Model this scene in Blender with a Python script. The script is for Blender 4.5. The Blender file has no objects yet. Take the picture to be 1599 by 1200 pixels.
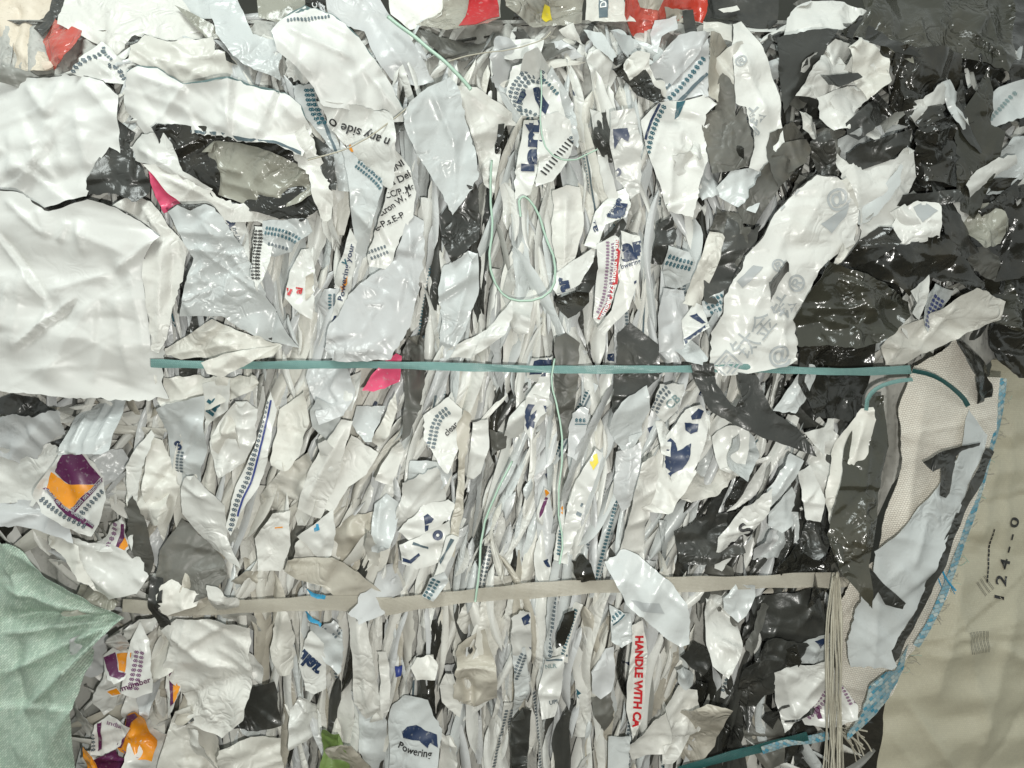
import bpy, bmesh, math, random
import numpy as np
from mathutils import Vector
from mathutils.geometry import delaunay_2d_cdt
# ------------------------------------------------------------------ camera, world, lamps
S = bpy.context.scene
COL = S.collection
D = 1.35; ZC = 0.75
cam_d = bpy.data.cameras.new('camera'); cam = bpy.data.objects.new('camera', cam_d); COL.objects.link(cam)
cam.location = (0, -D, ZC); cam.rotation_euler = (math.radians(90), 0, 0)
cam_d.sensor_width = 36; cam_d.lens = 36*D/1.6; cam_d.clip_start = .02; cam_d.clip_end = 60
S.camera = cam
w = bpy.data.worlds.new('World'); S.world = w; w.use_nodes = True
w.node_tree.nodes['Background'].inputs[0].default_value = (.93, 1.0, .97, 1)
w.node_tree.nodes['Background'].inputs[1].default_value = .64
def lamp(name, kind, loc, target, energy, color, **kw):
    d = bpy.data.lights.new(name, kind); d.energy = energy; d.color = color
    for k, v in kw.items(): setattr(d, k, v)
    o = bpy.data.objects.new(name, d); COL.objects.link(o); o.location = loc
    o.rotation_euler = (Vector(target)-Vector(loc)).to_track_quat('-Z', 'Y').to_euler()
    return o
lamp('camera_flash', 'SPOT', (.09, -D-.02, ZC-.13), (.0, 0, ZC-.02), 42, (1, .985, .93),
     spot_size=math.radians(140), spot_blend=1.0, shadow_soft_size=.012)
lamp('added_top_fill', 'AREA', (-.7, -1.0, 2.5), (.1, 0, .65), 22, (.93, 1, .97), size=.7)  # unseen overhead area lamp, added to give the folds directional shading
S.view_settings.view_transform = 'Standard'; S.view_settings.look = 'None'
S.view_settings.exposure = 0; S.view_settings.gamma = 1
random.seed(7)
# ------------------------------------------------------------------ materials
MATS = {}
def film(name, col, rough=.34, var=.10, dirt=.25, bump=.5, dirtcol=(.30,.25,.17), alpha=1.0, stretch=1.0, spec=.5, cscale=38, coat=0):
    m = bpy.data.materials.new(name); m.use_nodes = True; nt = m.node_tree; N = nt.nodes; L = nt.links
    b = N['Principled BSDF']
    tc = N.new('ShaderNodeTexCoord'); oi = N.new('ShaderNodeObjectInfo')
    add = N.new('ShaderNodeVectorMath'); add.operation = 'ADD'
    L.new(tc.outputs['Object'], add.inputs[0]); 
    rs = N.new('ShaderNodeVectorMath'); rs.operation = 'SCALE'; rs.inputs['Scale'].default_value = 13
    cmb = N.new('ShaderNodeCombineXYZ'); 
    for i in range(3): L.new(oi.outputs['Random'], cmb.inputs[i])
    L.new(cmb.outputs[0], rs.inputs[0]); L.new(rs.outputs[0], add.inputs[1])
    vec = add.outputs[0]
    # value variation per object
    hsv = N.new('ShaderNodeHueSaturation'); hsv.inputs['Color'].default_value = (*col, 1)
    mr = N.new('ShaderNodeMapRange'); mr.inputs[3].default_value = 1-var; mr.inputs[4].default_value = 1+var*.6
    L.new(oi.outputs['Random'], mr.inputs[0]); L.new(mr.outputs[0], hsv.inputs['Value'])
    # dirt stains
    n1 = N.new('ShaderNodeTexNoise'); n1.inputs['Scale'].default_value = 9; n1.inputs['Detail'].default_value = 7; n1.inputs['Roughness'].default_value = .65
    L.new(vec, n1.inputs['Vector'])
    cr = N.new('ShaderNodeMapRange'); cr.inputs[1].default_value = .5; cr.inputs[2].default_value = .78; cr.inputs[4].default_value = dirt
    L.new(n1.outputs['Fac'], cr.inputs[0])
    mx = N.new('ShaderNodeMixRGB'); L.new(cr.outputs[0], mx.inputs[0]); L.new(hsv.outputs[0], mx.inputs[1]); mx.inputs[2].default_value = (*dirtcol, 1)
    # fine scuffs
    n2 = N.new('ShaderNodeTexNoise'); n2.inputs['Scale'].default_value = 130; n2.inputs['Detail'].default_value = 4
    L.new(vec, n2.inputs['Vector'])
    c2 = N.new('ShaderNodeMapRange'); c2.inputs[1].default_value = .6; c2.inputs[2].default_value = .85; c2.inputs[4].default_value = dirt*.9
    L.new(n2.outputs['Fac'], c2.inputs[0])
    mx2 = N.new('ShaderNodeMixRGB'); L.new(c2.outputs[0], mx2.inputs[0]); L.new(mx.outputs[0], mx2.inputs[1]); mx2.inputs[2].default_value = (dirtcol[0]*.6, dirtcol[1]*.6, dirtcol[2]*.6, 1)
    L.new(mx2.outputs[0], b.inputs['Base Color'])
    b.inputs['Specular IOR Level'].default_value = spec
    rr = N.new('ShaderNodeMapRange'); rr.inputs[3].default_value = rough*.75; rr.inputs[4].default_value = min(1, rough*1.5)
    L.new(n1.outputs['Fac'], rr.inputs[0]); L.new(rr.outputs[0], b.inputs['Roughness'])
    # crumple bump : sparse sharp crease lines + faint waviness
    mp = N.new('ShaderNodeMapping'); mp.inputs['Scale'].default_value = (1, 1, stretch); L.new(vec, mp.inputs[0])
    def nz(sc, det, dis):
        q = N.new('ShaderNodeTexNoise'); q.inputs['Scale'].default_value = sc; q.inputs['Detail'].default_value = det; q.inputs['Distortion'].default_value = dis
        L.new(mp.outputs[0], q.inputs['Vector']); return q
    def mth(op, x, y):
        q = N.new('ShaderNodeMath'); q.operation = op
        for i, z in enumerate((x, y)):
            if isinstance(z, (int, float)): q.inputs[i].default_value = z
            elif z is not None: L.new(z, q.inputs[i])
        return q.outputs[0]
    def ridge(sc, dis): return mth('ABSOLUTE', mth('SUBTRACT', nz(sc, 1.5, dis).outputs['Fac'], .5), None)
    msk = N.new('ShaderNodeMapRange'); msk.inputs[1].default_value = .45; msk.inputs[2].default_value = .62; L.new(nz(11, 2, 0).outputs['Fac'], msk.inputs[0])
    hgt = mth('ADD', mth('MULTIPLY', mth('MULTIPLY', ridge(cscale*.8, 1.3), 3.2), msk.outputs[0]), mth('MULTIPLY', ridge(cscale*.42, .3), 1.5))
    hgt = mth('ADD', hgt, mth('MULTIPLY', nz(150, 3, 0).outputs['Fac'], .12))
    bp = N.new('ShaderNodeBump'); bp.inputs['Strength'].default_value = bump; bp.inputs['Distance'].default_value = .006
    L.new(hgt, bp.inputs['Height']); L.new(bp.outputs[0], b.inputs['Normal'])
    if alpha < 1:
        b.inputs['Alpha'].default_value = alpha
    if coat: b.inputs['Coat Weight'].default_value = coat; b.inputs['Coat Roughness'].default_value = .12
    MATS[name] = m
    return m
film('white_film', (.715,.715,.675), dirt=.16, bump=.38, rough=.27)
film('smooth_film', (.73,.73,.695), dirt=.10, bump=.10, rough=.34)
film('cool_film', (.58,.605,.595), dirt=.14, bump=.42, rough=.24)
film('cream_film', (.665,.65,.59), dirt=.3)
film('ivory_film', (.71,.70,.65), dirt=.25)
film('lilac_film', (.57,.58,.575), dirt=.15, rough=.27, bump=.42)
film('grey_film', (.30,.30,.275), dirt=.25, var=.25)
film('taupe_film', (.13,.128,.112), dirt=.3, var=.3, rough=.4)
film('charcoal_film', (.046,.047,.042), rough=.27, bump=.8, coat=.15, dirt=.35, var=.3, dirtcol=(.14,.125,.10))
film('black_film', (.024,.024,.020), rough=.15, dirt=.4, var=.2, dirtcol=(.10,.085,.055), bump=1.0, coat=.3)
film('olive_film', (.046,.046,.034), rough=.17, dirt=.3, var=.2, dirtcol=(.11,.09,.06), bump=.9, coat=.3)
film('beige_film', (.48,.45,.38), dirt=.4)
film('smoke_film', (.33,.325,.27), rough=.22, dirt=.3, bump=.7, coat=.3)
film('clear_film', (.45,.43,.36), rough=.15, dirt=.35, bump=.9, alpha=.72, coat=.6)
film('red_film', (.55,.07,.045), rough=.16, dirt=.45, dirtcol=(.50,.35,.26), bump=.9, coat=.6)
film('pink_film', (.75,.10,.20), rough=.25, dirt=.1)
film('green_film', (.17,.26,.075), rough=.3, dirt=.3)
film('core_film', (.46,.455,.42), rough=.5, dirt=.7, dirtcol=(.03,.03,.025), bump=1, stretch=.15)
film('string_green', (.45,.62,.50), rough=.3, dirt=.1, bump=.2)
film('twine', (.50,.47,.38), rough=.6, dirt=.3, bump=.3)
film('skin_sack', (.68,.60,.49), rough=.45, dirt=.45, dirtcol=(.3,.22,.13))
def ink(name, col, rough=.4):
    m = bpy.data.materials.new(name); m.use_nodes = True; nt = m.node_tree; b = nt.nodes['Principled BSDF']
    n = nt.nodes.new('ShaderNodeTexNoise'); n.inputs['Scale'].default_value = 190; n.inputs['Detail'].default_value = 5
    tc = nt.nodes.new('ShaderNodeTexCoord'); nt.links.new(tc.outputs['Object'], n.inputs['Vector'])
    mr = nt.nodes.new('ShaderNodeMapRange'); mr.inputs[1].default_value = .58; mr.inputs[2].default_value = .75; mr.inputs[4].default_value = .5
    nt.links.new(n.outputs['Fac'], mr.inputs[0])
    mx = nt.nodes.new('ShaderNodeMixRGB'); nt.links.new(mr.outputs[0], mx.inputs[0]); mx.inputs[1].default_value = (*col, 1); mx.inputs[2].default_value = (.45,.45,.43,1)
    nt.links.new(mx.outputs[0], b.inputs['Base Color']); b.inputs['Roughness'].default_value = rough
    MATS[name] = m
ink('navy', (.018,.035,.085)); ink('teal', (.02,.10,.13)); ink('slate', (.10,.14,.16)); ink('digit', (.09,.12,.14)); ink('blueink', (.03,.05,.22))
ink('black', (.02,.02,.02)); ink('red', (.50,.015,.02)); ink('orange', (.80,.30,.02), .25); ink('purple', (.115,.025,.085), .25); ink('yellow', (.75,.60,.02))
ink('ghost', (.40,.42,.42)); ink('whiteink', (.8,.8,.78)); ink('palepurple', (.22,.12,.20)); ink('edge', (.10,.16,.16)); ink('magenta', (.75,.10,.20), .25); ink('sky', (.05,.33,.55)); ink('paleink', (.22,.30,.30))
def woven(name, c1, c2, tx=4.0, ty=2.5, rough=.5, bump=.6, dirt=.3, dirtcol=(.3,.24,.15), stripe=None, alpha=1, rot=0, warp=.25, contrast=1):
    m = bpy.data.materials.new(name); m.use_nodes = True; nt = m.node_tree; N = nt.nodes; L = nt.links; b = N['Principled BSDF']
    tc = N.new('ShaderNodeTexCoord'); nz = N.new('ShaderNodeTexNoise'); nz.inputs['Scale'].default_value = 2.5; nz.inputs['Detail'].default_value = 3
    L.new(tc.outputs['UV'], nz.inputs['Vector'])
    wa = N.new('ShaderNodeVectorMath'); wa.operation = 'MULTIPLY_ADD'; wa.inputs[1].default_value = (warp*.1,)*3
    L.new(nz.outputs['Color'], wa.inputs[0]); L.new(tc.outputs['UV'], wa.inputs[2])
    mp = N.new('ShaderNodeMapping'); mp.inputs['Rotation'].default_value = (0,0,rot); L.new(wa.outputs[0], mp.inputs[0])
    # uv are in metres; a tape is a few millimetres wide
    br = N.new('ShaderNodeTexBrick'); br.inputs['Scale'].default_value = 1; br.inputs['Brick Width'].default_value = tx/1000; br.inputs['Row Height'].default_value = ty/1000
    br.inputs['Mortar Size'].default_value = .00035; br.inputs['Mortar Smooth'].default_value = .8; br.offset = .5
    br.inputs['Color1'].default_value = (*c1,1); br.inputs['Color2'].default_value = (*c2,1); br.inputs['Mortar'].default_value = (c2[0]*(1-.45*contrast), c2[1]*(1-.45*contrast), c2[2]*(1-.45*contrast), 1)
    L.new(mp.outputs[0], br.inputs['Vector'])
    n1 = N.new('ShaderNodeTexNoise'); n1.inputs['Scale'].default_value = 6; n1.inputs['Detail'].default_value = 8; L.new(tc.outputs['UV'], n1.inputs['Vector'])
    cr = N.new('ShaderNodeMapRange'); cr.inputs[1].default_value = .64; cr.inputs[2].default_value = .75; cr.inputs[4].default_value = dirt; L.new(n1.outputs['Fac'], cr.inputs[0])
    mx = N.new('ShaderNodeMixRGB'); L.new(cr.outputs[0], mx.inputs[0]); L.new(br.outputs['Color'], mx.inputs[1]); mx.inputs[2].default_value = (*dirtcol,1)
    L.new(mx.outputs[0], b.inputs['Base Color']); b.inputs['Roughness'].default_value = rough
    inv = N.new('ShaderNodeMath'); inv.operation = 'SUBTRACT'; inv.inputs[0].default_value = 1; L.new(br.outputs['Fac'], inv.inputs[1])
    n2 = N.new('ShaderNodeTexNoise'); n2.inputs['Scale'].default_value = 60; n2.inputs['Detail'].default_value = 4; L.new(tc.outputs['UV'], n2.inputs['Vector'])
    sm = N.new('ShaderNodeMath'); sm.operation = 'MULTIPLY_ADD'; L.new(n2.outputs['Fac'], sm.inputs[0]); sm.inputs[1].default_value = 1.5; L.new(inv.outputs[0], sm.inputs[2])
    bp = N.new('ShaderNodeBump'); bp.inputs['Strength'].default_value = bump; bp.inputs['Distance'].default_value = .0025; L.new(sm.outputs[0], bp.inputs['Height']); L.new(bp.outputs[0], b.inputs['Normal'])
    if alpha < 1: b.inputs['Alpha'].default_value = alpha
    MATS[name] = m
woven('green_weave', (.66,.78,.66), (.47,.62,.50), tx=6, ty=3, dirt=.35, dirtcol=(.33,.36,.22), rot=.9, warp=.6, contrast=.9, bump=1, rough=.3)
woven('white_weave', (.88,.83,.73), (.82,.76,.66), tx=4, ty=3.2, dirt=.35, dirtcol=(.36,.26,.18), rot=.15, contrast=.7)
woven('sack_weave', (.64,.60,.455), (.60,.56,.425), tx=3, ty=3, dirt=.45, dirtcol=(.36,.33,.24), bump=.35, contrast=.12, warp=.4, rough=.3)
woven('strap_green', (.19,.34,.315), (.16,.30,.28), tx=4, ty=2.4, dirt=.15, bump=.4, rot=.78, rough=.35, contrast=.5)
woven('strap_teal', (.02,.10,.095), (.02,.085,.08), tx=4, ty=2.4, dirt=.2, bump=.4, rot=.78, rough=.35, dirtcol=(.1,.1,.07), contrast=.5)
woven('strap_beige', (.60,.56,.47), (.56,.52,.43), tx=2, ty=2, dirt=.35, bump=.4, rough=.4, contrast=.3, alpha=.68)
woven('blue_weave', (.05,.25,.36), (.45,.50,.47), tx=7, ty=5, dirt=.2, bump=.7, rot=.7, contrast=.3)
# ------------------------------------------------------------------ geometry helpers (u,v = millimetres across / down the bale face)
DZ = .0042
def sstep(t): t = np.clip(t, 0, 1); return t*t*(3-2*t)
def base_h(x, y):
    """how far the bale face stands towards the viewer (m) at u,v"""
    x = np.asarray(x, float); y = np.asarray(y, float)
    h = .015*np.sin(x/190.)*np.sin(y/230.+.6)
    h = h - .10*sstep((110-y)/160.) - .04*sstep((y-880)/380.)
    h = h - .09*sstep((x-1330)/320.)*sstep((y-250)/500.) - .05*sstep((x-1400)/250.)
    return h
def p3(u, v, h, k=1.0):
    u = np.asarray(u, float); v = np.asarray(v, float); h = np.asarray(h, float)
    if callable(k): k = k(u, v)
    return np.stack([(u-799.5)/1000*k, -h + 0*u, ZC+(600-v)/1000*k], axis=-1)
def parse(s):
    if isinstance(s, str): return [tuple(float(c) for c in q.split(',')) for q in s.split()]
    return [tuple(q) for q in s]
def roughen(poly, jag, rng, step=5, bow=.03):
    out = []
    n = len(poly)
    for i in range(n):
        a = np.array(poly[i]); b = np.array(poly[(i+1) % n]); d = b-a; ln = math.hypot(*d)
        if ln < 1e-6: continue
        k = max(1, int(ln/step)); nv = np.array([-d[1], d[0]])/ln
        bw = rng.uniform(-bow, bow)*ln*.7; ph = rng.uniform(0, 6.28); fq = rng.uniform(.8, 2.2); wv = 0
        torn = jag*(rng.random()**2)*2.2
        for j in range(k):
            t = j/k
            wv = wv*.55 + rng.uniform(-1, 1)*torn
            o = bw*4*t*(1-t) + math.sin(ph+t*6.28*fq)*ln*.012*math.sin(math.pi*t) + (wv if 0 < j else 0)
            q = a+d*t+nv*o; out.append((q[0], q[1]))
    return out
def inside(px, py, poly):
    P = np.asarray(poly); x1 = P[:,0]; y1 = P[:,1]; x2 = np.roll(x1,-1); y2 = np.roll(y1,-1)
    r = np.zeros(len(px), bool)
    for a,b,c,d in zip(x1,y1,x2,y2):
        if b == d: continue
        m = ((b > py) != (d > py)) & (px < (c-a)*(py-b)/(d-b)+a); r ^= m
    return r
def edist(px, py, poly):
    P = np.asarray(poly); Q = np.roll(P,-1,0); r = np.full(len(px), 1e9)
    dx, dy = (Q-P).T; L2 = np.maximum(1e-9, dx*dx+dy*dy); px = np.atleast_1d(px); py = np.atleast_1d(py)
    for i in range(0, len(px), 512):
        ax = px[i:i+512,None]-P[None,:,0]; ay = py[i:i+512,None]-P[None,:,1]; t = np.clip((ax*dx+ay*dy)/L2, 0, 1)
        ax -= t*dx; ay -= t*dy; r[i:i+512] = np.sqrt((ax*ax+ay*ay).min(1))
    return r
def tri_poly(poly, g, rng):
    P = np.asarray(poly); x0, y0 = P.min(0); x1, y1 = P.max(0)
    xs = np.arange(x0+g*.5, x1, g); ys = np.arange(y0+g*.5, y1, g*.87)
    pts = []
    if len(xs) and len(ys):
        X, Y = np.meshgrid(xs, ys); X = X + (np.arange(len(ys)) % 2)[:,None]*g*.5
        X = X.ravel(); Y = Y.ravel()
        R_ = np.random.RandomState(rng.randrange(1<<30)); X = X+R_.uniform(-.2,.2,len(X))*g; Y = Y+R_.uniform(-.2,.2,len(Y))*g
        m = inside(X, Y, poly); X = X[m]; Y = Y[m]
        if len(X):
            m = edist(X, Y, poly) > g*.35; pts = list(zip(X[m], Y[m]))
    n = len(poly)
    V = [Vector(q) for q in poly]+[Vector((float(a), float(b))) for a, b in pts]
    r = delaunay_2d_cdt(V, [], [list(range(n))], 1, 1e-4)
    vs = np.array([(v.x, v.y) for v in r[0]]); fs = [tuple(f) for f in r[2]]
    return vs, fs
class Surf:
    """crumpled film surface: height above the bale as a function of u,v"""
    def __init__(s, poly, L, rng, amp=1.0, grain=None, spread=1.2, tilt=(0,0), folds=(), ncr=None, tent=None, curl=0.0, flat=False):
        P = np.asarray(poly); s.poly = poly; s.c = P.mean(0); x0,y0 = P.min(0); x1,y1 = P.max(0); s.size = max(x1-x0, y1-y0)
        area = 0.5*abs(np.sum(P[:,0]*np.roll(P[:,1],-1)-P[:,1]*np.roll(P[:,0],-1))); s.area = area
        s.L = L; s.tilt = tilt; s.folds = folds; s.tent = tent; s.curl = curl; s.cr = []
        if ncr is None: ncr = int(4+min(area**.5, 150)/14)
        sc = min(1.0, (area**.5)/70.)
        for i in range(0 if flat else ncr):
            th = (grain if grain is not None else rng.uniform(0, math.pi)) + rng.gauss(0, spread*.5)
            kind = rng.choice('rrrss'); wd = rng.uniform(3, 12)*(.6+.4*sc); a = rng.uniform(.25, 1)**1.3*.0072*amp*(.5+.5*sc)*rng.choice((-1,1,1))*(wd/9)**.6
            s.cr.append((rng.uniform(x0,x1), rng.uniform(y0,y1), math.cos(th), math.sin(th), a, wd, rng.uniform(.22,.8)*s.size*(.5), kind, rng.uniform(-.002,.002)))
        s.w = [] if flat else [(rng.uniform(.5,1.6)/max(60,s.size)*6.28*f*math.cos(t), rng.uniform(.5,1.6)/max(60,s.size)*6.28*f*math.sin(t), rng.uniform(0,6.28), .0022*amp*sc/f) for f in (1,2,3.5) for t in (rng.uniform(0,6.28),)]
        g0 = grain if grain is not None else rng.uniform(0, 3.14)
        s.tw = [] if flat else [(g0+1.57+rng.gauss(0,.5), rng.uniform(34,95), rng.uniform(0,9), .0008*amp) for _ in range(3)]
        s.ph = rng.uniform(0, 6.28); s.pl = []
        sl = min(.26, 20/s.size)*amp
        for q in range(0 if (flat or tent is not None) else 2):
            s.pl.append([(rng.gauss(0,sl), rng.gauss(0,sl), rng.uniform(x0,x1), rng.uniform(y0,y1)) for _ in range(7 if s.size > 150 else 4)])
        s.b0 = float(base_h(*s.c)); s.k = s.kf; s.off = 0.0
        R_ = np.random.RandomState(3); qx = R_.uniform(x0,x1,400); qy = R_.uniform(y0,y1,400); m = inside(qx, qy, poly)
        if tent is None and m.sum() > 8:
            qx, qy = qx[m], qy[m]; cu = s.curl; s.curl = 0
            dv = s.h(qx, qy)-(base_h(qx, qy)+L*DZ); s.curl = cu; s.off = float(-np.percentile(dv, 22))
    def kf(s, x, y): return (D-(base_h(x, y)*.65+s.b0*.35+s.L*DZ+s.off))/D
    def h(s, x, y):
        x = np.asarray(x, float); y = np.asarray(y, float)
        h = base_h(x, y)*.65+s.b0*.35 + s.L*DZ + s.off
        h = h + s.tilt[0]*(x-s.c[0])/1000 + s.tilt[1]*(y-s.c[1])/1000
        for (cx,cy,ca,sa,a,wd,ln,kind,bend) in s.cr:
            dx = x-cx; dy = y-cy; t = dx*ca+dy*sa; d = -dx*sa+dy*ca + bend*t*t*.5
            e = np.exp(-(t/ln)**2); ww = wd*(.55+.45*np.abs(t)/ln)
            if kind == 'r': h = h + a*e*np.exp(-np.sqrt(d*d+.5)/ww)
            else: h = h + a*.8*e*np.tanh(d/(ww*.45))*np.exp(-(d/(ww*3.2))**2)
        for q, st_ in enumerate(s.pl):
            m = None
            for (a,b,px,py) in st_:
                z = (a*(x-px)+b*(y-py)); m = z if m is None else np.maximum(m, z)
            h = h + (m if q == 0 else -m)/1000
        for (a,b,p,m) in s.w: h = h + m*np.sin(a*x+b*y+p)
        wx = 6*np.sin(y/31+s.ph)+3*np.sin(y/13+x/17); 
        for (t,lm,p,m) in s.tw:
            q = ((x+wx)*math.cos(t)+(y-wx)*math.sin(t))/lm+p; q = q-np.floor(q); h = h + m*lm/30*(4*np.abs(q-.5)-1)
        for f in s.folds:
            x1,y1,x2,y2,a,wd = f[:6]; k = f[6] if len(f) > 6 else 'r'
            dx,dy = x2-x1,y2-y1; ln = math.hypot(dx,dy); ca,sa = dx/ln,dy/ln
            t = (x-x1)*ca+(y-y1)*sa; d = -(x-x1)*sa+(y-y1)*ca
            e = sstep(t/(ln*.25)+.15)*sstep((ln-t)/(ln*.25)+.15)
            if k == 'r': h = h + a/1000*e*np.exp(-np.sqrt(d*d+1)/wd)
            else: h = h + a/1000*e*np.tanh(d/2.0)*np.exp(-np.abs(d)/wd)
        if s.tent is not None:
            ax,ay,bx,by,wh,drop,skew = s.tent
            dx,dy = bx-ax,by-ay; ln = math.hypot(dx,dy); ca,sa = dx/ln,dy/ln
            t = (x-ax)*ca+(y-ay)*sa; d = (-(x-ax)*sa+(y-ay)*ca)/wh + .25*np.sin(t/ln*5+s.ph)
            h = h - drop*np.abs(d)**1.35 + skew*d - drop*.5*np.clip(np.abs(t/ln-.5)*2-.55,0,2)**2
        if s.curl:
            e = edist(x, y, s.poly) if len(np.atleast_1d(x)) > 1 else 99
            lift = .5+.5*np.sin(x/37.+s.ph)*np.cos(y/31.+s.ph*2)
            h = h + s.curl/1000*(lift*1.6-.6)*1.5*np.exp(-np.asarray(e)/8.0)
        return h
def mesh_obj(name, verts, faces, mats, parent=None, midx=None, uv=None, smooth=True, origin=None):
    verts = np.asarray(verts, float)
    usedv = np.zeros(len(verts), bool); usedv[np.fromiter((i for f in faces for i in f), int)] = True
    if not usedv.all():
        re_ = np.cumsum(usedv)-1; faces = [[int(re_[i]) for i in f] for f in faces]; verts = verts[usedv]
        if uv is not None: uv = np.asarray(uv)[usedv]
    if origin is None: origin = verts.mean(0)
    me = bpy.data.meshes.new(name); me.from_pydata((verts-origin).tolist(), [], faces); me.update()
    for m in (mats if isinstance(mats, (list, tuple)) else [mats]): me.materials.append(MATS[m] if isinstance(m, str) else m)
    if midx is not None: me.polygons.foreach_set('material_index', midx)
    if smooth: me.polygons.foreach_set('use_smooth', [True]*len(me.polygons))
    if uv is not None:
        l = me.uv_layers.new(name='UVMap'); idx = np.empty(len(me.loops), np.int32); me.loops.foreach_get('vertex_index', idx)
        l.data.foreach_set('uv', np.asarray(uv, np.float32)[idx].ravel())
    o = bpy.data.objects.new(name, me); COL.objects.link(o)
    if parent is not None:
        o.parent = parent; o.location = Vector(origin)-parent.location
    else: o.location = origin
    return o
def tag(o, label=None, cat=None, group=None, kind=None):
    if label: o['label'] = label
    if cat: o['category'] = cat
    if group: o['group'] = group
    if kind: o['kind'] = kind
    return o
def solid(vs2, fs, H, k, th=.0007):
    n = len(vs2); F = p3(vs2[:,0], vs2[:,1], H, k); B = F.copy(); B[:,1] += th
    # front faces look towards -Y
    ff = []
    fa = np.array([f[:3] for f in fs]); u_ = F[fa[:,1]]-F[fa[:,0]]; v_ = F[fa[:,2]]-F[fa[:,0]]; ny = u_[:,2]*v_[:,0]-u_[:,0]*v_[:,2]
    for f, q in zip(fs, ny): ff.append(tuple(f) if q < 0 else tuple(reversed(f)))
    bf = [tuple(i+n for i in reversed(f)) for f in ff]
    cnt = {}
    for f in ff:
        for i in range(len(f)): cnt[(f[i], f[(i+1) % len(f)])] = 1
    rim = [(b+2*n, a+2*n, a+3*n, b+3*n) for (a, b) in cnt if (b, a) not in cnt]
    return np.vstack([F,B,F,B]), ff+bf+rim, [0]*len(ff)+[1]*len(bf)+[1]*len(rim), np.vstack([vs2]*4)/1000.
# --- prints
GLY = {}
def glyphs(text, res=3, bold=0.0):
    key = (text, res, bold)
    if key in GLY: return GLY[key]
    cu = bpy.data.curves.new('t', 'FONT'); cu.body = text; cu.size = 1; cu.resolution_u = res; cu.offset = bold; cu.fill_mode = 'FRONT'
    o = bpy.data.objects.new('t', cu); COL.objects.link(o); bpy.context.view_layer.update()
    me = o.to_mesh(); bm = bmesh.new(); bm.from_mesh(me); o.to_mesh_clear()
    bpy.data.objects.remove(o); bpy.data.curves.remove(cu)
    GLY[key] = bm; return bm
def path_eval(path, s):
    P = np.asarray(path, float)
    if len(P) > 2:   # round the corners
        Q = [P[0]]
        for i in range(len(P)-1):
            for t in (.25,.75): Q.append(P[i]*(1-t)+P[i+1]*t)
        Q.append(P[-1]); P = np.array(Q)
    sg = np.diff(P, axis=0); ln = np.hypot(sg[:,0], sg[:,1]); cum = np.concatenate([[0], np.cumsum(ln)])
    i = np.clip(np.searchsorted(cum, s, side='right')-1, 0, len(ln)-1); t = (s-cum[i])/ln[i]
    d = sg[i]/ln[i][:,None]; pos = P[i]+sg[i]*t[:,None]
    return pos, d
def path_len(path):
    P = np.asarray(path, float); sg = np.diff(P, axis=0); return float(np.hypot(sg[:,0], sg[:,1]).sum())
def lay(bm_src, size, path, cut, stretch=None, mirror=False):
    bm = bm_src.copy()
    if not len(bm.verts): return None
    xs = [v.co.x for v in bm.verts]; w = max(xs)-min(xs); pl = path_len(path)
    sx = pl/max(w,1e-6) if stretch else size
    x0 = min(xs)
    for v in bm.verts: v.co = Vector(((v.co.x-x0)*sx, v.co.y*size, 0))
    if cut:
        for ax in (0,1):
            hi = max(v.co[ax] for v in bm.verts); lo = min(v.co[ax] for v in bm.verts); c = lo+cut
            while c < hi:
                no = (1,0,0) if ax == 0 else (0,1,0); co = (c,0,0) if ax == 0 else (0,c,0)
                bmesh.ops.bisect_plane(bm, geom=bm.verts[:]+bm.edges[:]+bm.faces[:], plane_co=co, plane_no=no); c += cut
    bm.verts.ensure_lookup_table(); bm.verts.index_update()
    A = np.array([(v.co.x, v.co.y) for v in bm.verts]); F = [[v.index for v in f.verts] for f in bm.faces]; bm.free()
    pos, d = path_eval(path, A[:,0]); up = np.stack([d[:,1], -d[:,0]], 1)
    if mirror: up = -up
    return pos+up*A[:,1:2], F
def add_print(name, items, surf, mat, parent, lift=.0012):
    V = []; F = []; n = 0
    for pos, fs in items:
        m = inside(pos[:,0], pos[:,1], surf.poly)
        for f in fs:
            if all(m[i] for i in f): F.append([i+n for i in f])
        V.append(pos); n += len(pos)
    if not F: return None
    V = np.vstack(V); used = sorted({i for f in F for i in f}); re = {j:i for i,j in enumerate(used)}
    V = V[used]; F = [[re[i] for i in f] for f in F]
    H = surf.h(V[:,0], V[:,1])+lift; P = p3(V[:,0], V[:,1], H, surf.k)
    G = []
    fa = np.array([f[:3] for f in F]); u_ = P[fa[:,1]]-P[fa[:,0]]; v_ = P[fa[:,2]]-P[fa[:,0]]; ny = u_[:,2]*v_[:,0]-u_[:,0]*v_[:,2]
    for f, q in zip(F, ny): G.append(f if q < 0 else f[::-1])
    return mesh_obj(name, P, G, mat, parent)
def T(text, size, path, mat='navy', bold=.02, name='printed_text', mirror=False):
    return ('T', text, size, parse(path), mat, bold, name, mirror)
def Dg(path, size=9, mat='digit', rows=1, gap=11, line=None, text='8'):
    return ('D', parse(path), size, mat, rows, gap, line, text)
def Pt(poly, mat, name='printed_patch', jag=.3): return ('P', parse(poly), mat, name, jag)
def offset_path(path, off):
    P = np.asarray(path, float); d = np.gradient(P, axis=0); d /= np.hypot(d[:,0], d[:,1])[:,None]
    return P+np.stack([d[:,1], -d[:,0]],1)*off
def ribbon2d(path, width, step=3):
    L = path_len(path); s = np.linspace(0, L*.999, max(2, int(L/step))); pos, d = path_eval(path, s); nv = np.stack([d[:,1], -d[:,0]],1)
    V = np.vstack([pos-nv*width/2, pos+nv*width/2]); n = len(s)
    return V, [[i, i+1, i+1+n, i+n] for i in range(n-1)]
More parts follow.
